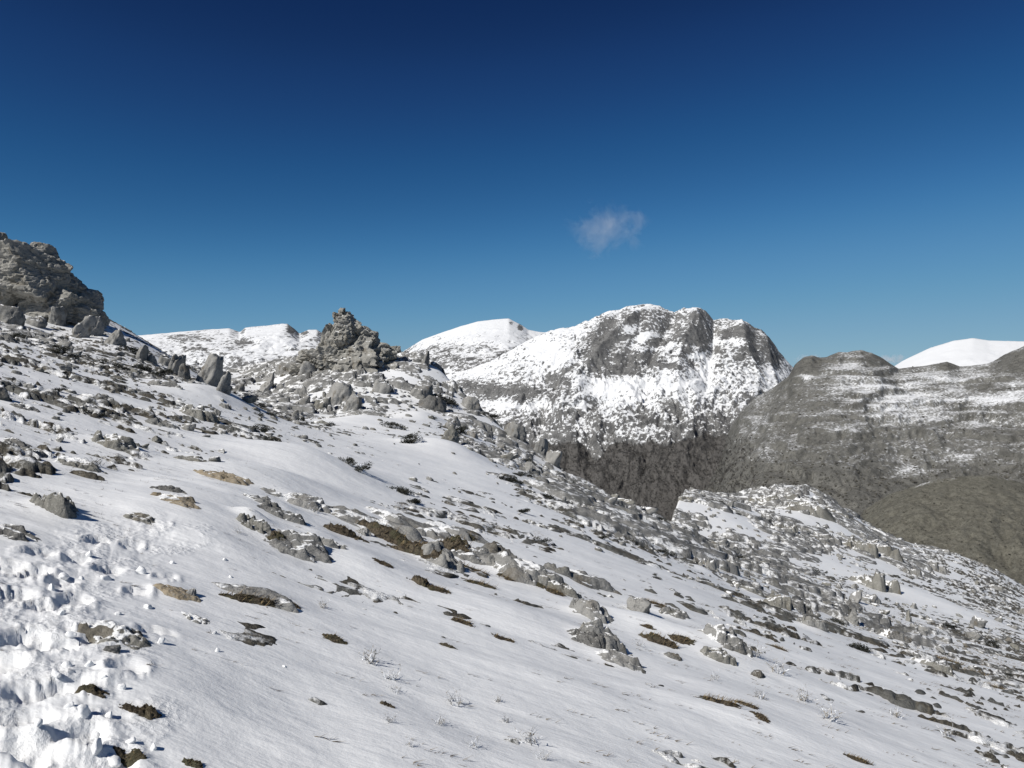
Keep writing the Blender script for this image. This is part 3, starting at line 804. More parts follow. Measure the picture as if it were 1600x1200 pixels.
# ------------------------------------------------------------------ rocks
_ico = {}
def ico(n):
    if n not in _ico:
        bm = bmesh.new(); bmesh.ops.create_icosphere(bm, subdivisions=n, radius=1)
        bm.verts.ensure_lookup_table()
        v = np.array([q.co[:] for q in bm.verts]); f = np.array([[w.index for w in q.verts] for q in bm.faces]); bm.free()
        _ico[n] = (v / np.linalg.norm(v, axis=1)[:, None], f)
    return _ico[n]

def rock_shape(seed, sub=4, planes=14, sharp=30, scale=(1, 1, 1), rough=.10, strata=0.0, crack=.05, chip=.10, sfreq=5.0, cfreq=1.6, tilt=.25, dmin=.5):
    """Angular boulder: a polytope cut by random planes, then split, chipped and weathered."""
    rs = np.random.RandomState(seed)
    d, f = ico(sub)
    n = rs.normal(size=(planes, 3)); n /= np.linalg.norm(n, axis=1)[:, None]
    n = np.concatenate([n, [[1, 0, 0], [-1, 0, 0], [0, 1, 0], [0, -1, 0], [0, 0, 1], [0, 0, -1]]])
    dd = np.concatenate([rs.uniform(dmin, 1.0, planes), rs.uniform(1.0, 1.3, 6)])
    q = np.maximum(0, d @ n.T) / dd
    r = (q ** sharp).sum(1) ** (-1 / sharp)
    v = d * r[:, None]
    S = np.array(scale); L = S.max()
    w = v * S
    off = rs.uniform(0, 50, 3)
    p = w / L
    disp = rough * (fbm3(p * 1.6 + off, 6, seed, .62) + .35 * (.4 - np.abs(perlin3(p * 4 + off, seed + 2))))
    if crack or chip:
        qq = p * np.array([1, 1, 1.7]) * cfreq * 1.6 + .45 * fbm3(p * 2.2 + off, 3, seed + 3)[:, None] + off
        f1, f2, cv = worley3(qq, seed)
        disp = disp + chip * (cv - .5) - crack * np.exp(-(f2 - f1) / .07)
        f1, f2, cv = worley3(qq * 2.3 + 7, seed + 50)
        disp = disp + chip * .4 * (cv - .5) - crack * .4 * np.exp(-(f2 - f1) / .08)
    if strata:
        h = (p[:, 2] + tilt * p[:, 0]) * sfreq + .8 * fbm3(p * 1.1 + off, 4, seed + 5)
        k = h - np.floor(h)
        disp = disp - strata * (smooth(.22, 0, k) + smooth(.85, 1, k)) + strata * 1.6 * (_u01(_hash(np.floor(h), np.floor(h) * 0, seed=seed)) - .5)
    return w + d * (S ** .5 * L ** .5) * disp[:, None], f

LIB = {}
def rock_mesh(kind, i, mat, fine=False):
    key = (kind, i, mat, fine)
    if key not in LIB:
        par = {'block': dict(dmin=.66, planes=11, scale=(1, .85, .62), rough=.20, crack=.06, chip=.16, sub=4),
               'slab': dict(planes=9, scale=(1, .7, .34), rough=.16, crack=.05, chip=.13, strata=.04, sfreq=7, sub=4),
               'stand': dict(dmin=.62, planes=12, scale=(.75, .55, 1), rough=.20, crack=.06, chip=.16, sub=4),
               'boulder': dict(planes=16, sharp=18, scale=(1, .9, .74), rough=.24, crack=.06, chip=.12, sub=4, dmin=.62),
               'chunk': dict(planes=14, sharp=14, scale=(1, .85, .7), rough=.22, crack=0, chip=.12, sub=3)}[kind]
        if fine: par['sub'] = 5
        v, f = rock_shape(1000 + i * 31 + hash_(kind), **par)
        LIB[key] = mesh_np(kind + '_rock', v, f, M[mat], True)
    return LIB[key]
def hash_(s): return sum(ord(c) * (k + 1) for k, c in enumerate(s)) % 977

def put_rock(name, u, v, wpx, hpx, kind, mat, label, group=None, yaw=None, lean=0.0, i=None, sink=.46, cat='rock', deep=1.0):
    """A rock whose foot shows at photo pixel (u, v), wpx wide and hpx tall there."""
    x, y = px(u, v, surf)
    z = float(surf(np.array([x]), np.array([y]))[0])
    m = y / F
    rnd = random.Random(int(u * 7 + v * 13))
    i = rnd.randrange(4) if i is None else i
    me = rock_mesh(kind, i, mat, y < 13)
    co = np.empty(len(me.vertices) * 3, dtype=np.float32); me.vertices.foreach_get('co', co); co = co.reshape(-1, 3)
    ex = co.max(0) - co.min(0)
    if y < 25: hpx *= .86; wpx *= 1.30 if 380 < u < 990 and v > 760 else 1.14
    H = hpx * m / (1 - sink); W = wpx * m
    sc = (W / ex[0], deep * (W * .55 + H * .45) / ex[1] * (ex[1] / ex[0] if kind == 'slab' else .9), H / ex[2])
    slope = math.atan(-PA) * .8
    yaw = rnd.uniform(-.4, .4) if yaw is None else yaw
    o = link(name, me, None, (x, y + sc[1] * ex[1] * .25, z + H * (.5 - sink) * .9), Euler((rnd.uniform(-.2, .2), slope * 1.0 + rnd.uniform(-.1, .15) + lean, yaw)), sc)
    tag(o, label, cat, group)
    return o

def ledge(u, v, wpx, hpx, kind, mat, label, k):
    """Bedrock breaking through the snow: flush uphill, blocky and steep on the downhill side."""
    x, y = px(u, v - hpx * .25, surf); m = y / F
    z0 = float(surf(np.array([x]), np.array([y]))[0])
    W = wpx * m * (.62 if kind != 'stand' else .7); D = W * (.62 if kind == 'slab' else .75); H = hpx * m * (.58 if kind == 'stand' else .56)
    rs = np.random.RandomState(800 + k); yaw = rs.uniform(-.35, .15)
    n = 54
    a, b_ = np.meshgrid(np.linspace(-1.35, 1.35, n), np.linspace(-1.35, 1.35, int(n * .75)), indexing='ij')
    c, q = math.cos(yaw), math.sin(yaw)
    X = x + a * W * c - b_ * D * q; Y = y + a * W * q + b_ * D * c
    wa = a + .25 * fbm2(a * 1.7 + k, b_ * 1.7, 3, 820 + k); wb = b_ + .25 * fbm2(a * 1.7 + 7, b_ * 1.7 + k, 3, 840 + k)
    r = np.sqrt(wa * wa + wb * wb)
    nz_ = fbm2(a * 1.25 + k * 9, b_ * 1.25, 4, 860 + k, .62)
    bl = blocks(a + k * 11, b_, .62, 880 + k, 1.0); bl2 = blocks(a + k * 11, b_, .27, 890 + k, 1.0)
    e = .78 - r ** 1.9 + .75 * nz_ + .30 * (bl - .3)
    top = np.clip(.50 + .30 * a - .10 * b_ + .50 * (bl - .25) + .22 * (bl2 - .25) + .2 * nz_, .06, 1.5)
    Zr = np.where(e > 0, np.minimum(e * 2.2, 1) * H * top + .035 * H * fbm2(a * 14, b_ * 14, 3, 870 + k), np.maximum(e, -.6) * .5 * H)
    Z = surf(X, Y) + Zr
    keep = e > -.4
    kf = keep[:-1, :-1] | keep[1:, :-1] | keep[:-1, 1:] | keep[1:, 1:]
    V = np.stack([X - x, Y - y, Z - z0], -1).reshape(-1, 3)
    vv, f, _ = compact(V, grid_faces(*X.shape, kf), {})
    tag(link('rock', mesh_np('rock', vv, f, M[mat]), None, (x, y, z0)), label, 'rock')

for k, (u, v, w, h, kind, mat, label) in enumerate(HERO):
    far = px(u, v, base)[1] > 30
    if (far and u < 1050) or any(q in label for q in ('lone rounded', 'stubby', 'small dark stone', 'grey stub')): put_rock('rock', u, v, w, h, kind, mat, label)
    else: ledge(u, v, w * (1.5 if 380 < u < 990 and v > 760 else 1.1), h * (.72 if 'fin' in label or 'tall' in label else .9), kind, mat, label, k)

# ---- the two big outcrops: stacked weathered masses
def outcrop(name, label, depth, lobes, mat, pref, chip=.24, crack=.09):
    e = bpy.data.objects.new(name, None); COL.objects.link(e)
    m = depth / F
    u0, v0 = lobes[0][0], max(l[1] + l[3] for l in lobes)
    e.location = ((u0 - 800) * m, depth, EYE + (600 - v0) * m)
    tag(e, label, 'rock outcrop')
    for k, (u, v, a, b, dy, sub, yaw) in enumerate(lobes):
        sc = np.array([a * m, (a * .75 + b * .35) * m, b * m])
        vv, f = rock_shape(pref + k * 13, sub, 10, 60, sc, rough=.09, strata=.035, crack=crack, chip=chip, sfreq=6 + (k % 3), cfreq=1.3, tilt=.2, dmin=.62)
        c, s_ = math.cos(yaw), math.sin(yaw)
        vv = np.stack([vv[:, 0] * c - vv[:, 1] * s_, vv[:, 0] * s_ + vv[:, 1] * c, vv[:, 2]], 1)
        y = depth + dy
        p = np.array([(u - 800) / F * y, y, EYE + (600 - v) / F * y]) - np.array(e.location)
        link('rock_mass', mesh_np('rock_mass', vv + p, f, M[mat], False), e)
    return e

outcrop('rock_outcrop', 'big layered grey cliff outcrop on the left skyline', 58,
    [(70,436,44,48,0,6,.1),(56,412,28,28,.3,5,.2),(98,456,36,38,.8,5,-.2),(126,479,27,27,1.4,5,.1),(150,497,17,13,1.8,5,.3),(60,470,34,26,-.3,5,.4),(92,478,40,28,.3,5,0),(118,492,34,20,.6,5,.2)], 'rock_big', 3000, .13, .06)
outcrop('rock_outcrop', 'dark rock pinnacles at the left edge beside the big outcrop', 56,
    [(4,420,16,52,.6,5,.2),(20,415,8,26,.8,4,.1),(-14,410,22,40,1.2,5,.3),(10,455,22,26,.2,4,.5)], 'rock_big', 3300)
outcrop('rock_tor', 'craggy grey tor with an overhanging top in the middle', 68,
    [(545,562,36,30,0,5,.2),(536,531,21,24,-.1,5,.1),(533,508,16,18,-.2,5,.3),(529,494,7,7,-.3,4,.4),(534,489,5,7,0,4,.2),(541,500,12,12,.1,4,.2),(519,528,13,20,0,4,.2),(510,549,18,16,0,4,.4),(555,511,13,11,.2,4,-.2),(566,522,15,12,.4,4,.3),(579,533,15,13,.6,4,.1),
     (591,542,13,11,.9,4,.5),(603,549,13,10,1.2,4,.2),(617,545,7,7,1.4,4,0),(612,557,13,8,1.2,4,.3),(560,549,27,25,.1,5,.5),(582,562,25,23,.5,5,-.2),(515,546,13,14,-.2,4,.1),(506,563,26,17,-.1,5,.3),
     (482,558,22,10,.4,4,0),(545,588,30,16,-1.0,4,.3),(573,586,24,15,-.8,4,.1),(512,589,28,12,-1.2,4,.2),(470,577,24,11,-.5,4,.2),(600,575,20,14,.6,4,.1)], 'rock_big', 3600)

# ---- countless smaller stones
def sample(n, seed, ymin, ymax, tmax, power, extra=None):
    rs = np.random.RandomState(seed); out = []
    while len(out) < n:
        m = 4000
        y = np.exp(rs.uniform(math.log(ymin), math.log(ymax), m)); t = rs.uniform(-tmax, tmax, m)
        x = t * y
        w = cover(x, y) ** power * smooth(0, 4, np.interp(800 + F * t, _crest_u, _crest_y) + 3 - y)
        if extra is not None: w = w * extra(x, y)
        ok = rs.uniform(0, 1, m) < w
        out += list(zip(x[ok], y[ok]))
    a = np.array(out[:n])
    return a[:, 0], a[:, 1], rs

MARKS = [(80,440,'the big left outcrop'),(317,575,'the square pale block'),(414,595,'the ribbed standing stone'),(545,530,'the rock tor'),(530,625,'the cracked block below the tor'),(592,605,'the triangular boulder below the tor'),
         (664,560,'the skyline stone right of the tor'),(690,625,'the shaded hollow on the ridge'),(700,700,'the second snow drift'),(800,680,'the long ridge slab'),(850,705,'the upright ridge rock'),(940,800,'the dark-ribbed ridge rock'),
         (1005,795,'the low end of the ridge'),(1100,880,'the ribbed rock by the snow patch'),(1115,855,'the rounded stone above the snow patch'),(1240,780,'the knoll cliff'),(1070,780,'the left corner of the knoll'),(1225,830,'the boulder below the knoll cliff'),
         (1300,800,'the olive ledge on the knoll'),(1345,855,'the right knoll crag'),(1365,910,'the rock above the snow pocket'),(1440,935,'the snow pocket'),(1214,940,'the olive block'),(1334,965,'the snow-capped stub'),(1480,1040,'the long turf ledge'),
         (1540,900,'the right skyline'),(1580,990,'the right picture edge'),(182,690,'the lichen-spotted rock'),(90,780,'the dark-sided boulder'),(355,745,'the long tan slab'),(255,660,'the slab below the boulder row'),(120,715,'the flat olive rock'),
         (20,640,'the left picture edge'),(310,645,'the rock below the gully'),(230,560,'the boulder row'),(150,560,'the outcrop foot'),(480,720,'the big drift'),(635,770,'the gorse by the big drift')]
ORD = ['nearest', 'second nearest', 'third nearest', 'fourth nearest', 'fifth nearest', 'sixth nearest', 'seventh nearest', 'eighth nearest', 'ninth nearest', 'tenth nearest'] + ['%dth nearest' % k for k in range(11, 80)]
def relabel(things, noun, MARKS=MARKS):
    """Number the alike ones by how close they look to the nearest landmark."""
    by = {}
    for o, look in things:
        u = 800 + F * o.location.x / o.location.y; v = 600 - F * (o.location.z - EYE) / o.location.y
        d, k = min((math.hypot(u - a, v - b), j) for j, (a, b, _) in enumerate(MARKS))
        by.setdefault(k, []).append((d, o, look))
    for k, l in by.items():
        for r, (d, o, look) in enumerate(sorted(l, key=lambda q: q[0])):
            o['label'] = '%s%s %s to %s' % (look, noun, ORD[r], MARKS[k][2])
LOOSE, TUFTS = [], []
ZONES = [('loose grey stone on the rocky ridge between tor and valley forest', 'loose stones on the ridge', 85, 28, 72, lambda x, y: (x / y > -.30) & (x / y < .22)),
         ('loose grey stone scattered on the snowy knoll slope', 'loose stones on the knoll', 85, 24, 95, lambda x, y: (x / y >= .22) & (x / y < .68)),
         ('loose stone poking from the streaked snow of the left slope', 'loose stones on the left slope', 60, 9, 60, lambda x, y: (x / y <= -.30))]
for zi, (label, group, n, y0, y1, reg) in enumerate(ZONES):
    xs, ys, rs = sample(n, 70 + zi, y0, y1, .70, 1.4, reg)
    zs = np.maximum(surf(xs, ys), base(xs, ys))
    for x, y, z in zip(xs, ys, zs):
        kind = ['block', 'slab', 'boulder', 'stand', 'block'][rs.randint(5)]
        mat = ['rock', 'rock', 'rock_pale', 'rock_olive'][rs.randint(4)]
        s_ = rs.uniform(.12, .30) * (1 + rs.uniform() ** 4 * 1.6) * (1.0 if y > 30 else .42)
        link_o = link('stone', rock_mesh(kind, rs.randint(6), mat), None, (x, y, z + s_ * .15), Euler((rs.uniform(-.3, .3), .25 + rs.uniform(-.3, .3), rs.uniform(0, 6.28))), (s_, s_ * rs.uniform(.7, 1.1), s_ * rs.uniform(.7, 1.2)))
        tag(link_o, label, 'stone', group)
        LOOSE.append((link_o, {'rock': 'grey ', 'rock_pale': 'pale ', 'rock_olive': 'olive '}[mat] + {'block': 'blocky ', 'slab': 'flat ', 'boulder': 'rounded ', 'stand': 'upright '}[kind]))

relabel(LOOSE, 'loose stone')

def merged(name, label, mats, shapes, xs, ys, zs, ss, rs, cat, yaw_all=True, flat=False):
    V, Fc, o = [], [], 0
    for x, y, z, s_ in zip(xs, ys, zs, ss):
        v, f = shapes[rs.randint(len(shapes))]
        a = rs.uniform(0, 6.28); c, q = math.cos(a), math.sin(a)
        k = np.array([s_, s_ * rs.uniform(.7, 1.1), s_ * rs.uniform(.6, 1.2)])
        w = v * k
        w = np.stack([w[:, 0] * c - w[:, 1] * q, w[:, 0] * q + w[:, 1] * c, w[:, 2]], 1)
        w[:, 2] += -.25 * w[:, 0] * (0 if flat else 1)
        V.append(w + (x, y, z)); Fc.append(f + o); o += len(v)
    ob = link(name, mesh_np(name, np.concatenate(V), np.concatenate(Fc), mats, not flat))
    return tag(ob, label, cat, kind='stuff')

xs, ys, rs = sample(1800, 81, 14, 95, .74, 1.2)
zs = np.maximum(surf(xs, ys), base(xs, ys))
merged('rubble', 'small grey limestone rubble scattered over the rocky parts of the slope', M['rock'],
       [rock_shape(5000 + k, 2, 9, 24, (1, .8, .6), rough=.16, crack=0, chip=.1) for k in range(10)], xs, ys, zs + .02, (.05 + .16 * rs.uniform(0, 1, 1800) ** 2.2) * np.clip(ys / 35, .5, 1.3), rs, 'rubble')

# ------------------------------------------------------------------ plants
def blade_mesh(name, n, seed, h, spread, width, mat, bend=.5, twig=0, base_r=.3):
    rs = np.random.RandomState(seed); V, Fc = [], []
    def strip(p0, d, L, w, bd):
        k = len(V); side = np.cross(d, [rs.normal(), rs.normal(), .3]); side /= np.linalg.norm(side) + 1e-9
        p = p0.copy(); pts = [p0]
        for j in range(3):
            p = p + d * L / 3; d = d + bd * np.array([rs.normal() * .4, rs.normal() * .4, -.35]); d = d / np.linalg.norm(d); pts.append(p)
        for j, q in enumerate(pts):
            ww = w * (1 - .28 * j)
            V.append(q - side * ww); V.append(q + side * ww)
        for j in range(3):
            a = k + 2 * j; Fc.append([a, a + 1, a + 3, a + 2])
        return pts, d
    for _ in range(n):
        a = rs.uniform(0, 6.28); r = spread * base_r * rs.uniform() ** .5
        p0 = np.array([r * math.cos(a), r * math.sin(a), -.02 * h]); b = rs.uniform(0, 6.28); o = rs.uniform(.1, 1) * spread / h * .7
        d = np.array([o * math.cos(b), o * math.sin(b), 1.0]); d /= np.linalg.norm(d)
        L = h * rs.uniform(.5, 1.1)
        pts, d2 = strip(p0, d, L, width, bend)
        for _ in range(twig):
            q = pts[rs.randint(1, 4)]; c = rs.uniform(0, 6.28)
            strip(np.array(q), np.array([math.cos(c) * .8, math.sin(c) * .8, .6]), L * rs.uniform(.2, .4), width * .7, bend)
    return mesh_np(name, np.array(V), np.array(Fc), mat, False)

SPRIG = [blade_mesh('frosted_sprig', 16, 900 + i, 1.0, 1.1, .028, M['frost'], .5, 3) for i in range(4)]
def sprig(u, v, wpx, label, k, hk=.8):
    x, y = px(u, v, surf); z = float(surf(np.array([x]), np.array([y]))[0]); s_ = wpx * y / F * .62
    tag(link('frosted_plant', SPRIG[k % 4], None, (x, y, z - .005), (0, .1, k * 1.3), (s_, s_, s_ * hk)), label, 'plant', 'frosted plants poking through the snow')
for k, (u, v, w, lab) in enumerate([
    (578,1035,62,'largest frosted plant, just below the brown turf spot'),(612,1062,44,'frosted sprig right below the largest frosted plant'),(618,1082,30,'small frosted sprig under two others'),
    (712,1100,48,'frosted tuft of straight stalks in the lower middle'),(778,1096,30,'small leaning frosted sprig right of the stalk tuft'),(608,1128,34,'round frosted sprig low in the middle'),
    (686,1132,34,'dark-hearted frosted sprig below the stalk tuft'),(742,1168,36,'frosted sprig at the bottom right of the dark-hearted one'),(790,1128,30,'thin frosted sprig above the bottom edge group'),
    (828,1160,56,'broad frosted plant near the bottom edge'),(846,1186,34,'lowest frosted sprig below the broad one'),(641,1166,24,'tiny frosted sprig near the bottom edge middle'),
    (505,950,34,'frosted twigs below the middle outcrop left end'),(492,800,30,'white frosted spray against the pale hump'),(1176,1022,50,'pale frosted grass by the frosted grey rock'),
    (1215,1052,50,'frosted grass clump right of the small dark stone'),(1255,1095,50,'frosted grass clump in the lower right snow'),(1295,1125,60,'widest frosted grass clump in the lower right'),
    (1118,1062,28,'frosted sprig below the turf hollow'),(1186,1090,34,'frosted stalks above the curved turf log'),(625,795,30,'frosted spray behind the flat-topped slab'),(150,728,44,'bare frosted twigs on the flat olive rock'),
    (1000,1010,26,'frosted sprig at the end of the outcrop tail'),(372,832,22,'frosted sprig left of the knobbly stone'),(1400,1120,40,'frosted grass wisp near the lower right corner'),(1480,1150,40,'frosted grass wisp closest to the lower right corner')]):
    sprig(u, v, w, lab, k)

def turf(u, v, wpx, hpx, label, k, yaw=0.0, deep=1.0, grass=True):
    """Ragged patch of frozen turf breaking through the snow, with dry blades on it."""
    x, y = px(u, v - hpx * .3, surf); m = y / F; rs = np.random.RandomState(400 + k)
    z0 = float(surf(np.array([x]), np.array([y]))[0])
    face = hpx > 20 or not grass
    if not grass: wpx *= 1.4
    W = wpx * m * .62; D = max(W * .42, hpx * m * (1.1 if not face else .8)); Hh = max(.022, hpx * m * (.55 if face else .22))
    n = 46
    a, b_ = np.meshgrid(np.linspace(-1.25, 1.25, n), np.linspace(-1.25, 1.25, int(n * .7)), indexing='ij')
    c, q = math.cos(yaw), math.sin(yaw)
    X = x + a * W * c - b_ * D * q; Y = y + a * W * q + b_ * D * c
    r = np.sqrt(a * a + b_ * b_)
    nz_ = fbm2(X / W * 1.3 + k * 9, Y / D * 1.3, 4, 600 + k, .65)
    e = .62 - r ** 1.6 + 1.05 * nz_
    Zr = np.where(e > 0, np.minimum(e * 1.3, .55 + .3 * e), e * .7) * Hh + .35 * Hh * fbm2(X / W * 7, Y / D * 5, 3, 640 + k) * (e > -.1)
    Z = surf(X, Y) + Zr
    ob = bpy.data.objects.new('turf_patch', None); COL.objects.link(ob); ob.location = (x, y, z0)
    tag(ob, label, 'turf', 'turf patches showing through the snow')
    keep = e > -.35
    kf = keep[:-1, :-1] | keep[1:, :-1] | keep[:-1, 1:] | keep[1:, 1:]
    V = np.stack([X - x, Y - y, Z - z0], -1).reshape(-1, 3)
    vv, f, _ = compact(V, grid_faces(*X.shape, kf), {})
    link('soil', mesh_np('soil', vv, f, M['turf']), ob)
    idx = np.flatnonzero((e > .02).ravel())
    if len(idx):
        nb = 130; P = V[rs.choice(idx, nb)]; L = min(.09, .25 * W) * rs.uniform(.4, 1.1, nb); ang = rs.normal(size=nb) * .7
        d = np.stack([np.cos(ang) * .9, np.sin(ang) * .6, .35 + .5 * rs.uniform(size=nb)], 1)
        wd = np.stack([-np.sin(ang), np.cos(ang), np.zeros(nb)], 1) * (L * .06)[:, None]
        B = np.stack([P - wd, P + wd, P + d * L[:, None]], 1).reshape(-1, 3)
        link('grass', mesh_np('grass', B, np.arange(nb * 3).reshape(-1, 3), M['blades'], False), ob)['kind'] = 'stuff'
for k, (u, v, w, h, lab, yaw, gr) in enumerate([
    (540,843,44,26,'olive green moss face left of the pale wedge',.0,0),(610,852,84,34,'dark brown moss face under the flat-topped slab',-.1,0),(655,872,70,32,'rust brown turf face left of the upright fin',-.15,0),
    (706,868,50,36,'rust brown turf right of the upright fin',0,0),(735,893,60,14,'dark turf strip at the foot of the mottled lump',-.2,1),(795,908,44,16,'brown turf under the smooth pale boulder',-.2,1),
    (725,842,34,14,'brown moss under the pale capping slab',0,0),(843,918,34,18,'brown turf patch beside the grey rock at the bend',-.2,1),(870,932,40,16,'turf patch where the outcrop bends down',-.2,1),(438,852,30,22,'dark turf hollow on the ragged grey rock',0,0),
    (599,883,34,9,'thin dark turf sliver in open snow below the outcrop',0,1),(658,918,34,22,'dark turf patch left of a white pebble patch',0,1),(684,926,46,18,'turf patch with white pebbles',-.2,1),(748,917,62,16,'dark turf patch in the hollow below the outcrop',-.2,1),
    (724,977,44,14,'dark grass patch in the open lower snow',-.2,1),(786,1002,40,12,'turf sliver trailing right of the dark grass patch',-.3,1),(522,1004,42,20,'single brown turf spot left of the largest frosted plant',-.2,1),
    (400,946,64,18,'brown turf face under the low pale slab',.3,0),(452,948,34,12,'dark turf patch right of the low pale slab',-.1,1),(140,1082,56,16,'dark heather patch in the trampled snow',0,1),(232,1122,40,26,'brown heather clump at the edge of the trampled snow',0,1),
    (205,1112,40,10,'thin heather strip left of the brown heather clump',0,1),(205,1192,46,14,'dark heather by the bottom edge in the trampled snow',0,1),(300,1196,36,8,'thin turf sliver at the bottom edge',0,1),
    (1030,1010,60,22,'dark turf on the left side of the turf hollow',-.1,1),(1065,1006,44,20,'dark turf on the right side of the turf hollow',.2,1),(1012,982,26,8,'thin turf sliver above the turf hollow',0,1),
    (1125,1100,70,12,'long brown turf log in the lower right snow',.0,1),(1168,1106,40,12,'bend of the brown turf log',-.4,1),(1188,1124,34,12,'drooping end of the brown turf log',-.7,1),
    (1025,946,44,8,'turf rim joining pale boulder and grey rock',-.1,1),(1440,1026,56,8,'left part of the long dark turf ledge',0,1),(1485,1036,56,9,'middle part of the long dark turf ledge',-.2,1),(1525,1056,56,10,'right part of the long dark turf ledge',-.4,1),(1552,1076,34,10,'drooping end of the long dark turf ledge',-.6,1),
    (1215,1015,30,9,'small dark turf fleck right of the frosted grass',-.3,1),(700,1012,26,6,'small dark turf fleck right of the dark grass patch',0,1),(605,1104,22,6,'small dark fleck by the frosted sprigs',0,1),(1340,1190,44,10,'dark turf fleck at the bottom right',-.2,1)]):
    turf(u, v, w, h, lab, k, yaw, 1.0, gr)

# low dark gorse on the ridge
def gorse_mesh(seed, n=1100):
    rs = np.random.RandomState(seed); V, Fc = [], []
    lob = [(rs.uniform(-.6, .6), rs.uniform(-.5, .5), rs.uniform(.1, .35), rs.uniform(.3, .55)) for _ in range(6)]
    for _ in range(n):
        a, b, c, r = lob[rs.randint(6)]
        d = rs.normal(size=3); d[2] = abs(d[2]); d /= np.linalg.norm(d); p = np.array([a, b, c]) + d * r * rs.uniform(.4, 1.05)
        s_ = rs.uniform(.05, .11); e1 = rs.normal(size=3); e1 = e1 / np.linalg.norm(e1) * s_; e2 = (d + rs.normal(size=3) * .5); e2 = e2 / np.linalg.norm(e2) * s_ * 1.6
        k = len(V); V += [p - e1 * .5, p + e1 * .5, p + e2]; Fc.append([k, k + 1, k + 2])
    return mesh_np('gorse_shrub', np.array(V), np.array(Fc), M['gorse'], False)
GORSE = [gorse_mesh(700 + i) for i in range(4)]
def gorse(x, y, z, s_, k, h=.7):
    return link('gorse_shrub', GORSE[k % 4], None, (x, y, z - .04), (0, .25, k * 1.7), (s_, s_ * .8, s_ * h))
for k, (u, v, w, lab) in enumerate([
    (622,768,40,'dark gorse shrub at the right foot of the big drift, upper one'),(645,785,38,'dark gorse shrub at the right foot of the big drift, lower one'),(560,735,46,'dark gorse strip on the right shoulder of the big drift'),
    (540,722,36,'dark gorse tuft on the crest right of the big drift'),(795,752,40,'dark gorse at the right edge of the second drift'),(715,678,46,'dark gorse clump above the second drift'),(640,690,44,'dark gorse left of the second drift'),
    (610,668,38,'dark gorse on the mound below the tor blocks'),(695,632,60,'dark gorse in the shaded hollow on the ridge'),(90,553,46,'dark gorse in snow below the big outcrop'),(110,560,30,'smaller dark gorse right of that below the big outcrop'),
    (205,552,44,'black gorse clump left of the boulder row'),(225,580,44,'dark gorse under the boulder row'),(245,590,50,'frosted gorse below the third row stone'),(405,672,34,'small dark gorse left of the snow path'),(850,778,34,'dark gorse on the ridge flank'),
    (882,798,40,'dark gorse near the dark-ribbed upright rock'),(1000,810,30,'dark gorse near the low end of the ridge'),(760,640,34,'dark gorse high on the ridge above the forest'),(820,725,34,'dark gorse beside the long grey slab')]):
    x, y = px(u, v, surf); z = float(surf(np.array([x]), np.array([y]))[0])
    tag(gorse(x, y, z, w * y / F * .62, k, .55), lab, 'shrub', 'gorse shrubs on the slope')
for zi, (label, group, n, reg) in enumerate([('low dark gorse tuft between the stones of the ridge', 'gorse tufts on the ridge', 110, lambda x, y: (x / y > -.3) & (x / y < .2)), ('low dark gorse tuft among the knoll stones', 'gorse tufts on the knoll', 70, lambda x, y: x / y >= .2), ('low dark gorse tuft in the streaked left slope', 'gorse tufts on the left slope', 90, lambda x, y: x / y <= -.3)]):
    xs, ys, rs = sample(n, 90 + zi, 12, 90, .70, 1.3, reg); zs = np.maximum(surf(xs, ys), base(xs, ys))
    for k, (x, y, z) in enumerate(zip(xs, ys, zs)):
        TUFTS.append((tag(gorse(x, y, z, rs.uniform(.10, .32) * (1.5 if y > 25 else .8), k, .6), label, 'shrub', group), 'low dark '))
relabel(TUFTS, 'gorse tuft')

# blown grass tips, everywhere where the snow is thin
xs, ys, rs = sample(4200, 97, 3.2, 45, .74, .5, lambda x, y: np.clip(cover(x, y), .05, .45) / .45)
zs = surf(xs, ys)
def tip(seed):
    r2 = np.random.RandomState(seed); V, Fc = [], []
    for _ in range(7):
        p = np.array([r2.normal() * .9, r2.normal() * .25, 0]); q = p + [.9 + r2.normal() * .5, r2.normal() * .25, .45 + .2 * r2.normal()]
        k = len(V); V += [p + [0, -.07, 0], p + [0, .07, 0], q]; Fc.append([k, k + 1, k + 2])
    return np.array(V), np.array(Fc)
def grass_tips():
    V, Fc, o = [], [], 0
    sh = [tip(k) for k in range(8)]
    for x, y, z in zip(xs, ys, zs):
        v, f = sh[rs.randint(8)]; s_ = rs.uniform(.02, .075) * np.clip(y / 14, .7, 2)
        w = v * s_; w[:, 2] += PA * w[:, 0]
        V.append(w + (x, y, z)); Fc.append(f + o); o += len(v)
    tag(link('grass_tips', mesh_np('grass_tips', np.concatenate(V), np.concatenate(Fc), M['blades'], False)), 'dry grass tips poking through thin snow all over the slope', 'grass', kind='stuff')
grass_tips()

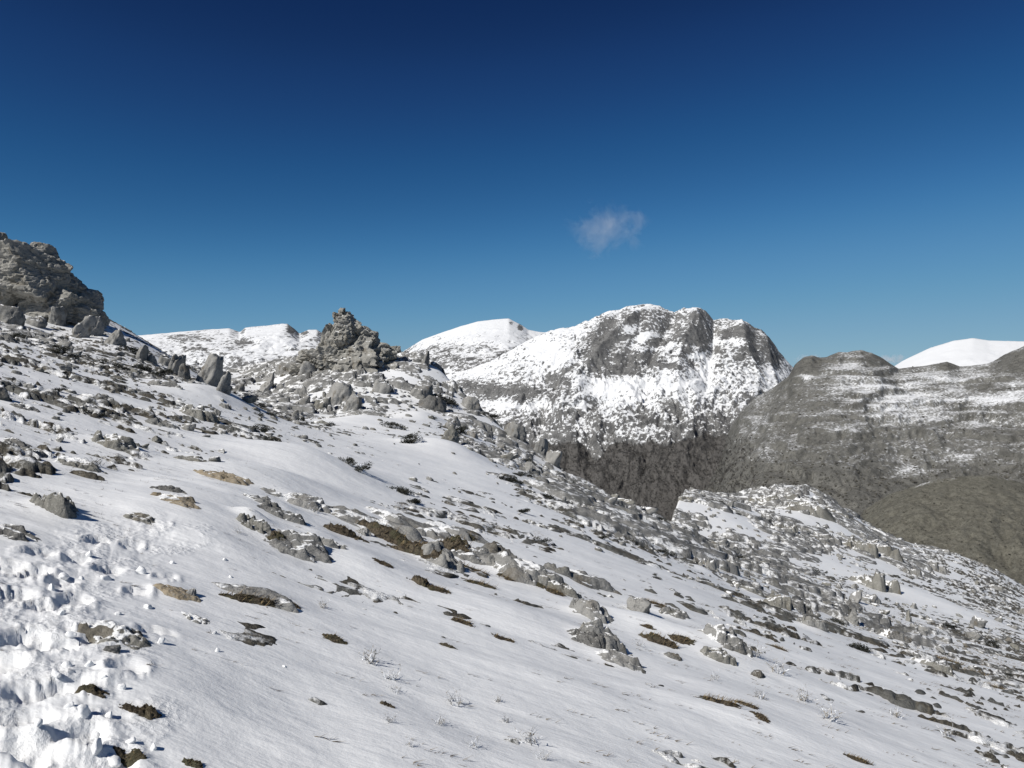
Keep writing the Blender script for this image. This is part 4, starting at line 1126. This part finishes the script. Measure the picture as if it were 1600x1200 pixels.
# ------------------------------------------------------------------ snow clods kicked out of the trail
CL = [(100,905,26),(168,905,22),(140,868,20),(95,960,22),(120,985,26),(140,1040,24),(132,1118,40),(150,1175,30),(178,1190,34),(105,1040,22),(60,1130,24),(88,1060,26),(220,895,26),(232,950,22),(250,1005,20),(340,1018,14),
      (170,1120,22),(190,1075,20),(205,1160,26),(150,1145,20),(112,1000,20),(185,960,16),(270,880,12),(360,902,10),(352,875,12),(240,1170,18),(80,920,20),(128,905,18),(160,1060,18),(110,1105,24),(335,990,12),(445,1042,8)]
CLODS = []
for k, (u, v, w) in enumerate(CL):
    x, y = px(u, v, surf); z = float(surf(np.array([x]), np.array([y]))[0]); s_ = w * y / F * .4
    big = w >= 20
    o = link('snow_clod', rock_mesh('chunk', k % 6, 'snow'), None, (x, y, z + s_ * .15), (k * .7, k * .3, k * 1.1), (s_, s_ * .85, s_ * .8))
    CLODS.append((o, 'broken ' if u < 260 else 'lone '))
    tag(o, 'lump of broken snow lying in the trodden trail' if u < 260 else 'small lone snow pellet on smooth snow right of the trail', 'snow clod', 'snow clods in the trail' if u < 260 else 'snow pellets beside the trail')

relabel(CLODS, 'snow lump', [(182, 985, 'the half buried rock by the trail'), (140, 1082, 'the dark heather in the trampled snow'), (232, 1115, 'the brown heather clump'), (205, 1190, 'the bottom edge heather'), (277, 925, 'the sandy yellow stone'),
                             (20, 830, 'the dark flat rock at the left edge'), (400, 935, 'the low pale slab'), (60, 1085, 'the deepest boot hole'), (90, 920, 'the upper boot holes'), (218, 810, 'the thin stone above the trail'), (520, 1000, 'the single brown turf spot')])

# ------------------------------------------------------------------ bare forest in the valley
def forest():
    D = MTN['rocky_peak_mountain']; rs = np.random.RandomState(17)
    ok = (D['sn'] <= -.85) & (D['Q'] < .9) & (D['U'] > 840) & (D['U'] < 1330)
    idx = np.flatnonzero(ok.ravel())
    pick = rs.choice(idx, 16500)
    P = np.stack([D['X'].ravel(), D['Y'].ravel(), D['Z'].ravel()], 1)[pick] + np.c_[rs.normal(size=(16500, 2)) * .9, np.full(16500, -.5)]
    E = MTN['terraced_hill_mountain']
    wE = (smooth(1190, 1130, E['U'] + 25 * fbm2(E['U'] / 20, E['V'] / 20, 3, 79)) * smooth(680, 705, E['V']) * (E['Q'] < .99) * (E['Q'] > .05)).ravel()
    iE = rs.choice(len(wE), 1800, p=wE / wE.sum())
    P = np.concatenate([P, np.stack([E['X'].ravel(), E['Y'].ravel(), E['Z'].ravel()], 1)[iE]])
    # sparse scrub higher up
    ok2 = (D['Q'] < .8) & (D['V'] > 635) & (D['U'] > 900) & (D['sn'] < .5) & (D['sn'] > -.8)
    i2 = rs.choice(np.flatnonzero(ok2.ravel()), 1800)
    P2 = np.stack([D['X'].ravel(), D['Y'].ravel(), D['Z'].ravel()], 1)[i2]
    sh = []
    for k in range(8):
        V, Fc = [], []
        V += [(-.05, 0, 0), (.05, 0, 0), (0, 0, 1.0)]; Fc.append([0, 1, 2])
        for _ in range(9):
            a = rs.uniform(0, 6.28); h = rs.uniform(.25, .6); L = rs.uniform(.3, .5); w = .02
            d = np.array([math.cos(a) * .75, math.sin(a) * .75, 1.0]); n = np.array([-math.sin(a), math.cos(a), 0]) * w + np.array([.014, .0, 0])
            p = np.array([0, 0, h]); j = len(V); V += [p - n, p + n, p + d * L]; Fc.append([j, j + 1, j + 2])
        sh.append((np.array(V), np.array(Fc)))
    def mk(name, P, lo, hi, label):
        V, Fc, o = [], [], 0
        for p in P:
            v, f = sh[rs.randint(8)]; s_ = rs.uniform(lo, hi)
            V.append(v * (s_ * 1.1, s_ * 1.1, s_ * .9) + p); Fc.append(f + o); o += len(v)
        tag(link(name, mesh_np(name, np.concatenate(V), np.concatenate(Fc), M['twigs'], False)), label, 'forest', kind='stuff')
    mk('forest', P, 4, 7.5, 'dark leafless forest filling the valley under the rocky peak')
    mk('scrub', P2, 2.5, 5, 'thin leafless scrub on the snowfields above the forest')
forest()

def hill_scrub():
    rs = np.random.RandomState(23)
    shp = [rock_shape(7000 + k, 1, 8, 12, (1, 1, .7), rough=.3, crack=0, chip=0) for k in range(6)]
    for src, n, lo, hi, name, label, cond in (('terraced_hill_mountain', 4600, .5, 1.5, 'heath', 'dark heath scrub dotted over the terraced hill', lambda D: (.25 + 1.6 * smooth(690, 760, D['V']) + .9 * fbm2(D['U'] / 40, D['V'] / 9, 3, 77)) * (D['sn'] < .55)),
                                            ('grassy_spur_hill', 1900, .18, .55, 'heath', 'low brown heath scrub on the rounded grass spur', lambda D: .5 + .9 * fbm2(D['U'] / 30, D['V'] / 20, 3, 78))):
        D = MTN[src]; w = np.clip(cond(D), 0, None) * (D['Q'] <= 1) * (D['Q'] > .1); w = (w / w.sum()).ravel()
        i = rs.choice(len(w), n, p=w)
        X, Y, Z = D['X'].ravel()[i], D['Y'].ravel()[i], D['Z'].ravel()[i]
        merged(name, label, M['gorse_far'], shp, X, Y, Z + .1, lo + (hi - lo) * rs.uniform(size=n) ** 2, rs, 'scrub', flat=True)
hill_scrub()

# ------------------------------------------------------------------ clouds
def cloud(name, label, u, v, w, h, dist, dens, seed):
    m = dist / F
    d, f = ico(3)
    vv = d * np.array([w * m / 2, w * m * .3, h * m / 2])
    k = bpy.data.materials.new('cloud_vapour'); k.use_nodes = True; t = k.node_tree
    t.nodes.remove(t.nodes['Principled BSDF'])
    vol = t.nodes.new('ShaderNodeVolumePrincipled'); vol.inputs['Color'].default_value = (.95, .96, 1, 1)
    tc = t.nodes.new('ShaderNodeTexCoord'); no = t.nodes.new('ShaderNodeTexNoise'); no.inputs['Scale'].default_value = 4.5 / (w * m) ; no.inputs['Detail'].default_value = 4; no.inputs['Roughness'].default_value = .72; no.inputs['Distortion'].default_value = .6
    mp = t.nodes.new('ShaderNodeMapping'); mp.inputs['Location'].default_value = (seed * 13.1, seed * 7.7, seed)
    t.links.new(tc.outputs['Object'], mp.inputs['Vector']); t.links.new(mp.outputs[0], no.inputs['Vector'])
    sc = t.nodes.new('ShaderNodeMapping'); sc.inputs['Scale'].default_value = (2 / (w * m), 2 / (w * m * .6), 2 / (h * m))
    ln = t.nodes.new('ShaderNodeVectorMath'); ln.operation = 'LENGTH'
    t.links.new(tc.outputs['Object'], sc.inputs['Vector']); t.links.new(sc.outputs[0], ln.inputs[0])
    def mth(op, a, b):
        q = t.nodes.new('ShaderNodeMath'); q.operation = op
        for i_, s_ in enumerate((a, b)):
            if isinstance(s_, (int, float)): q.inputs[i_].default_value = s_
            else: t.links.new(s_, q.inputs[i_])
        return q.outputs[0]
    e = mth('SUBTRACT', 1.0, ln.outputs['Value'])
    g = mth('MAXIMUM', mth('ADD', mth('MULTIPLY', mth('SUBTRACT', no.outputs['Fac'], .5), 2.4), mth('MULTIPLY', mth('SUBTRACT', e, .35), .9)), 0.0)
    t.links.new(mth('MULTIPLY', g, dens / (w * m)), vol.inputs['Density'])
    t.links.new(vol.outputs[0], t.nodes['Material Output'].inputs['Volume'])
    o = link(name, mesh_np(name, vv, f, k), None, ((u - 800) * m, dist, EYE + (600 - v) * m))
    return tag(o, label, 'cloud')
cloud('cloud', 'small faint wisp of cloud alone in the blue sky', 948, 356, 150, 105, 5200, 2.6, 1)
cloud('cloud', 'pale cloud puff behind the dip between snow mountain and brown hill', 1385, 562, 70, 22, 7000, 9.0, 2)
cloud('cloud', 'tiny cloud puff behind the right foot of the rocky peak', 1262, 562, 50, 22, 7000, 7.0, 3)
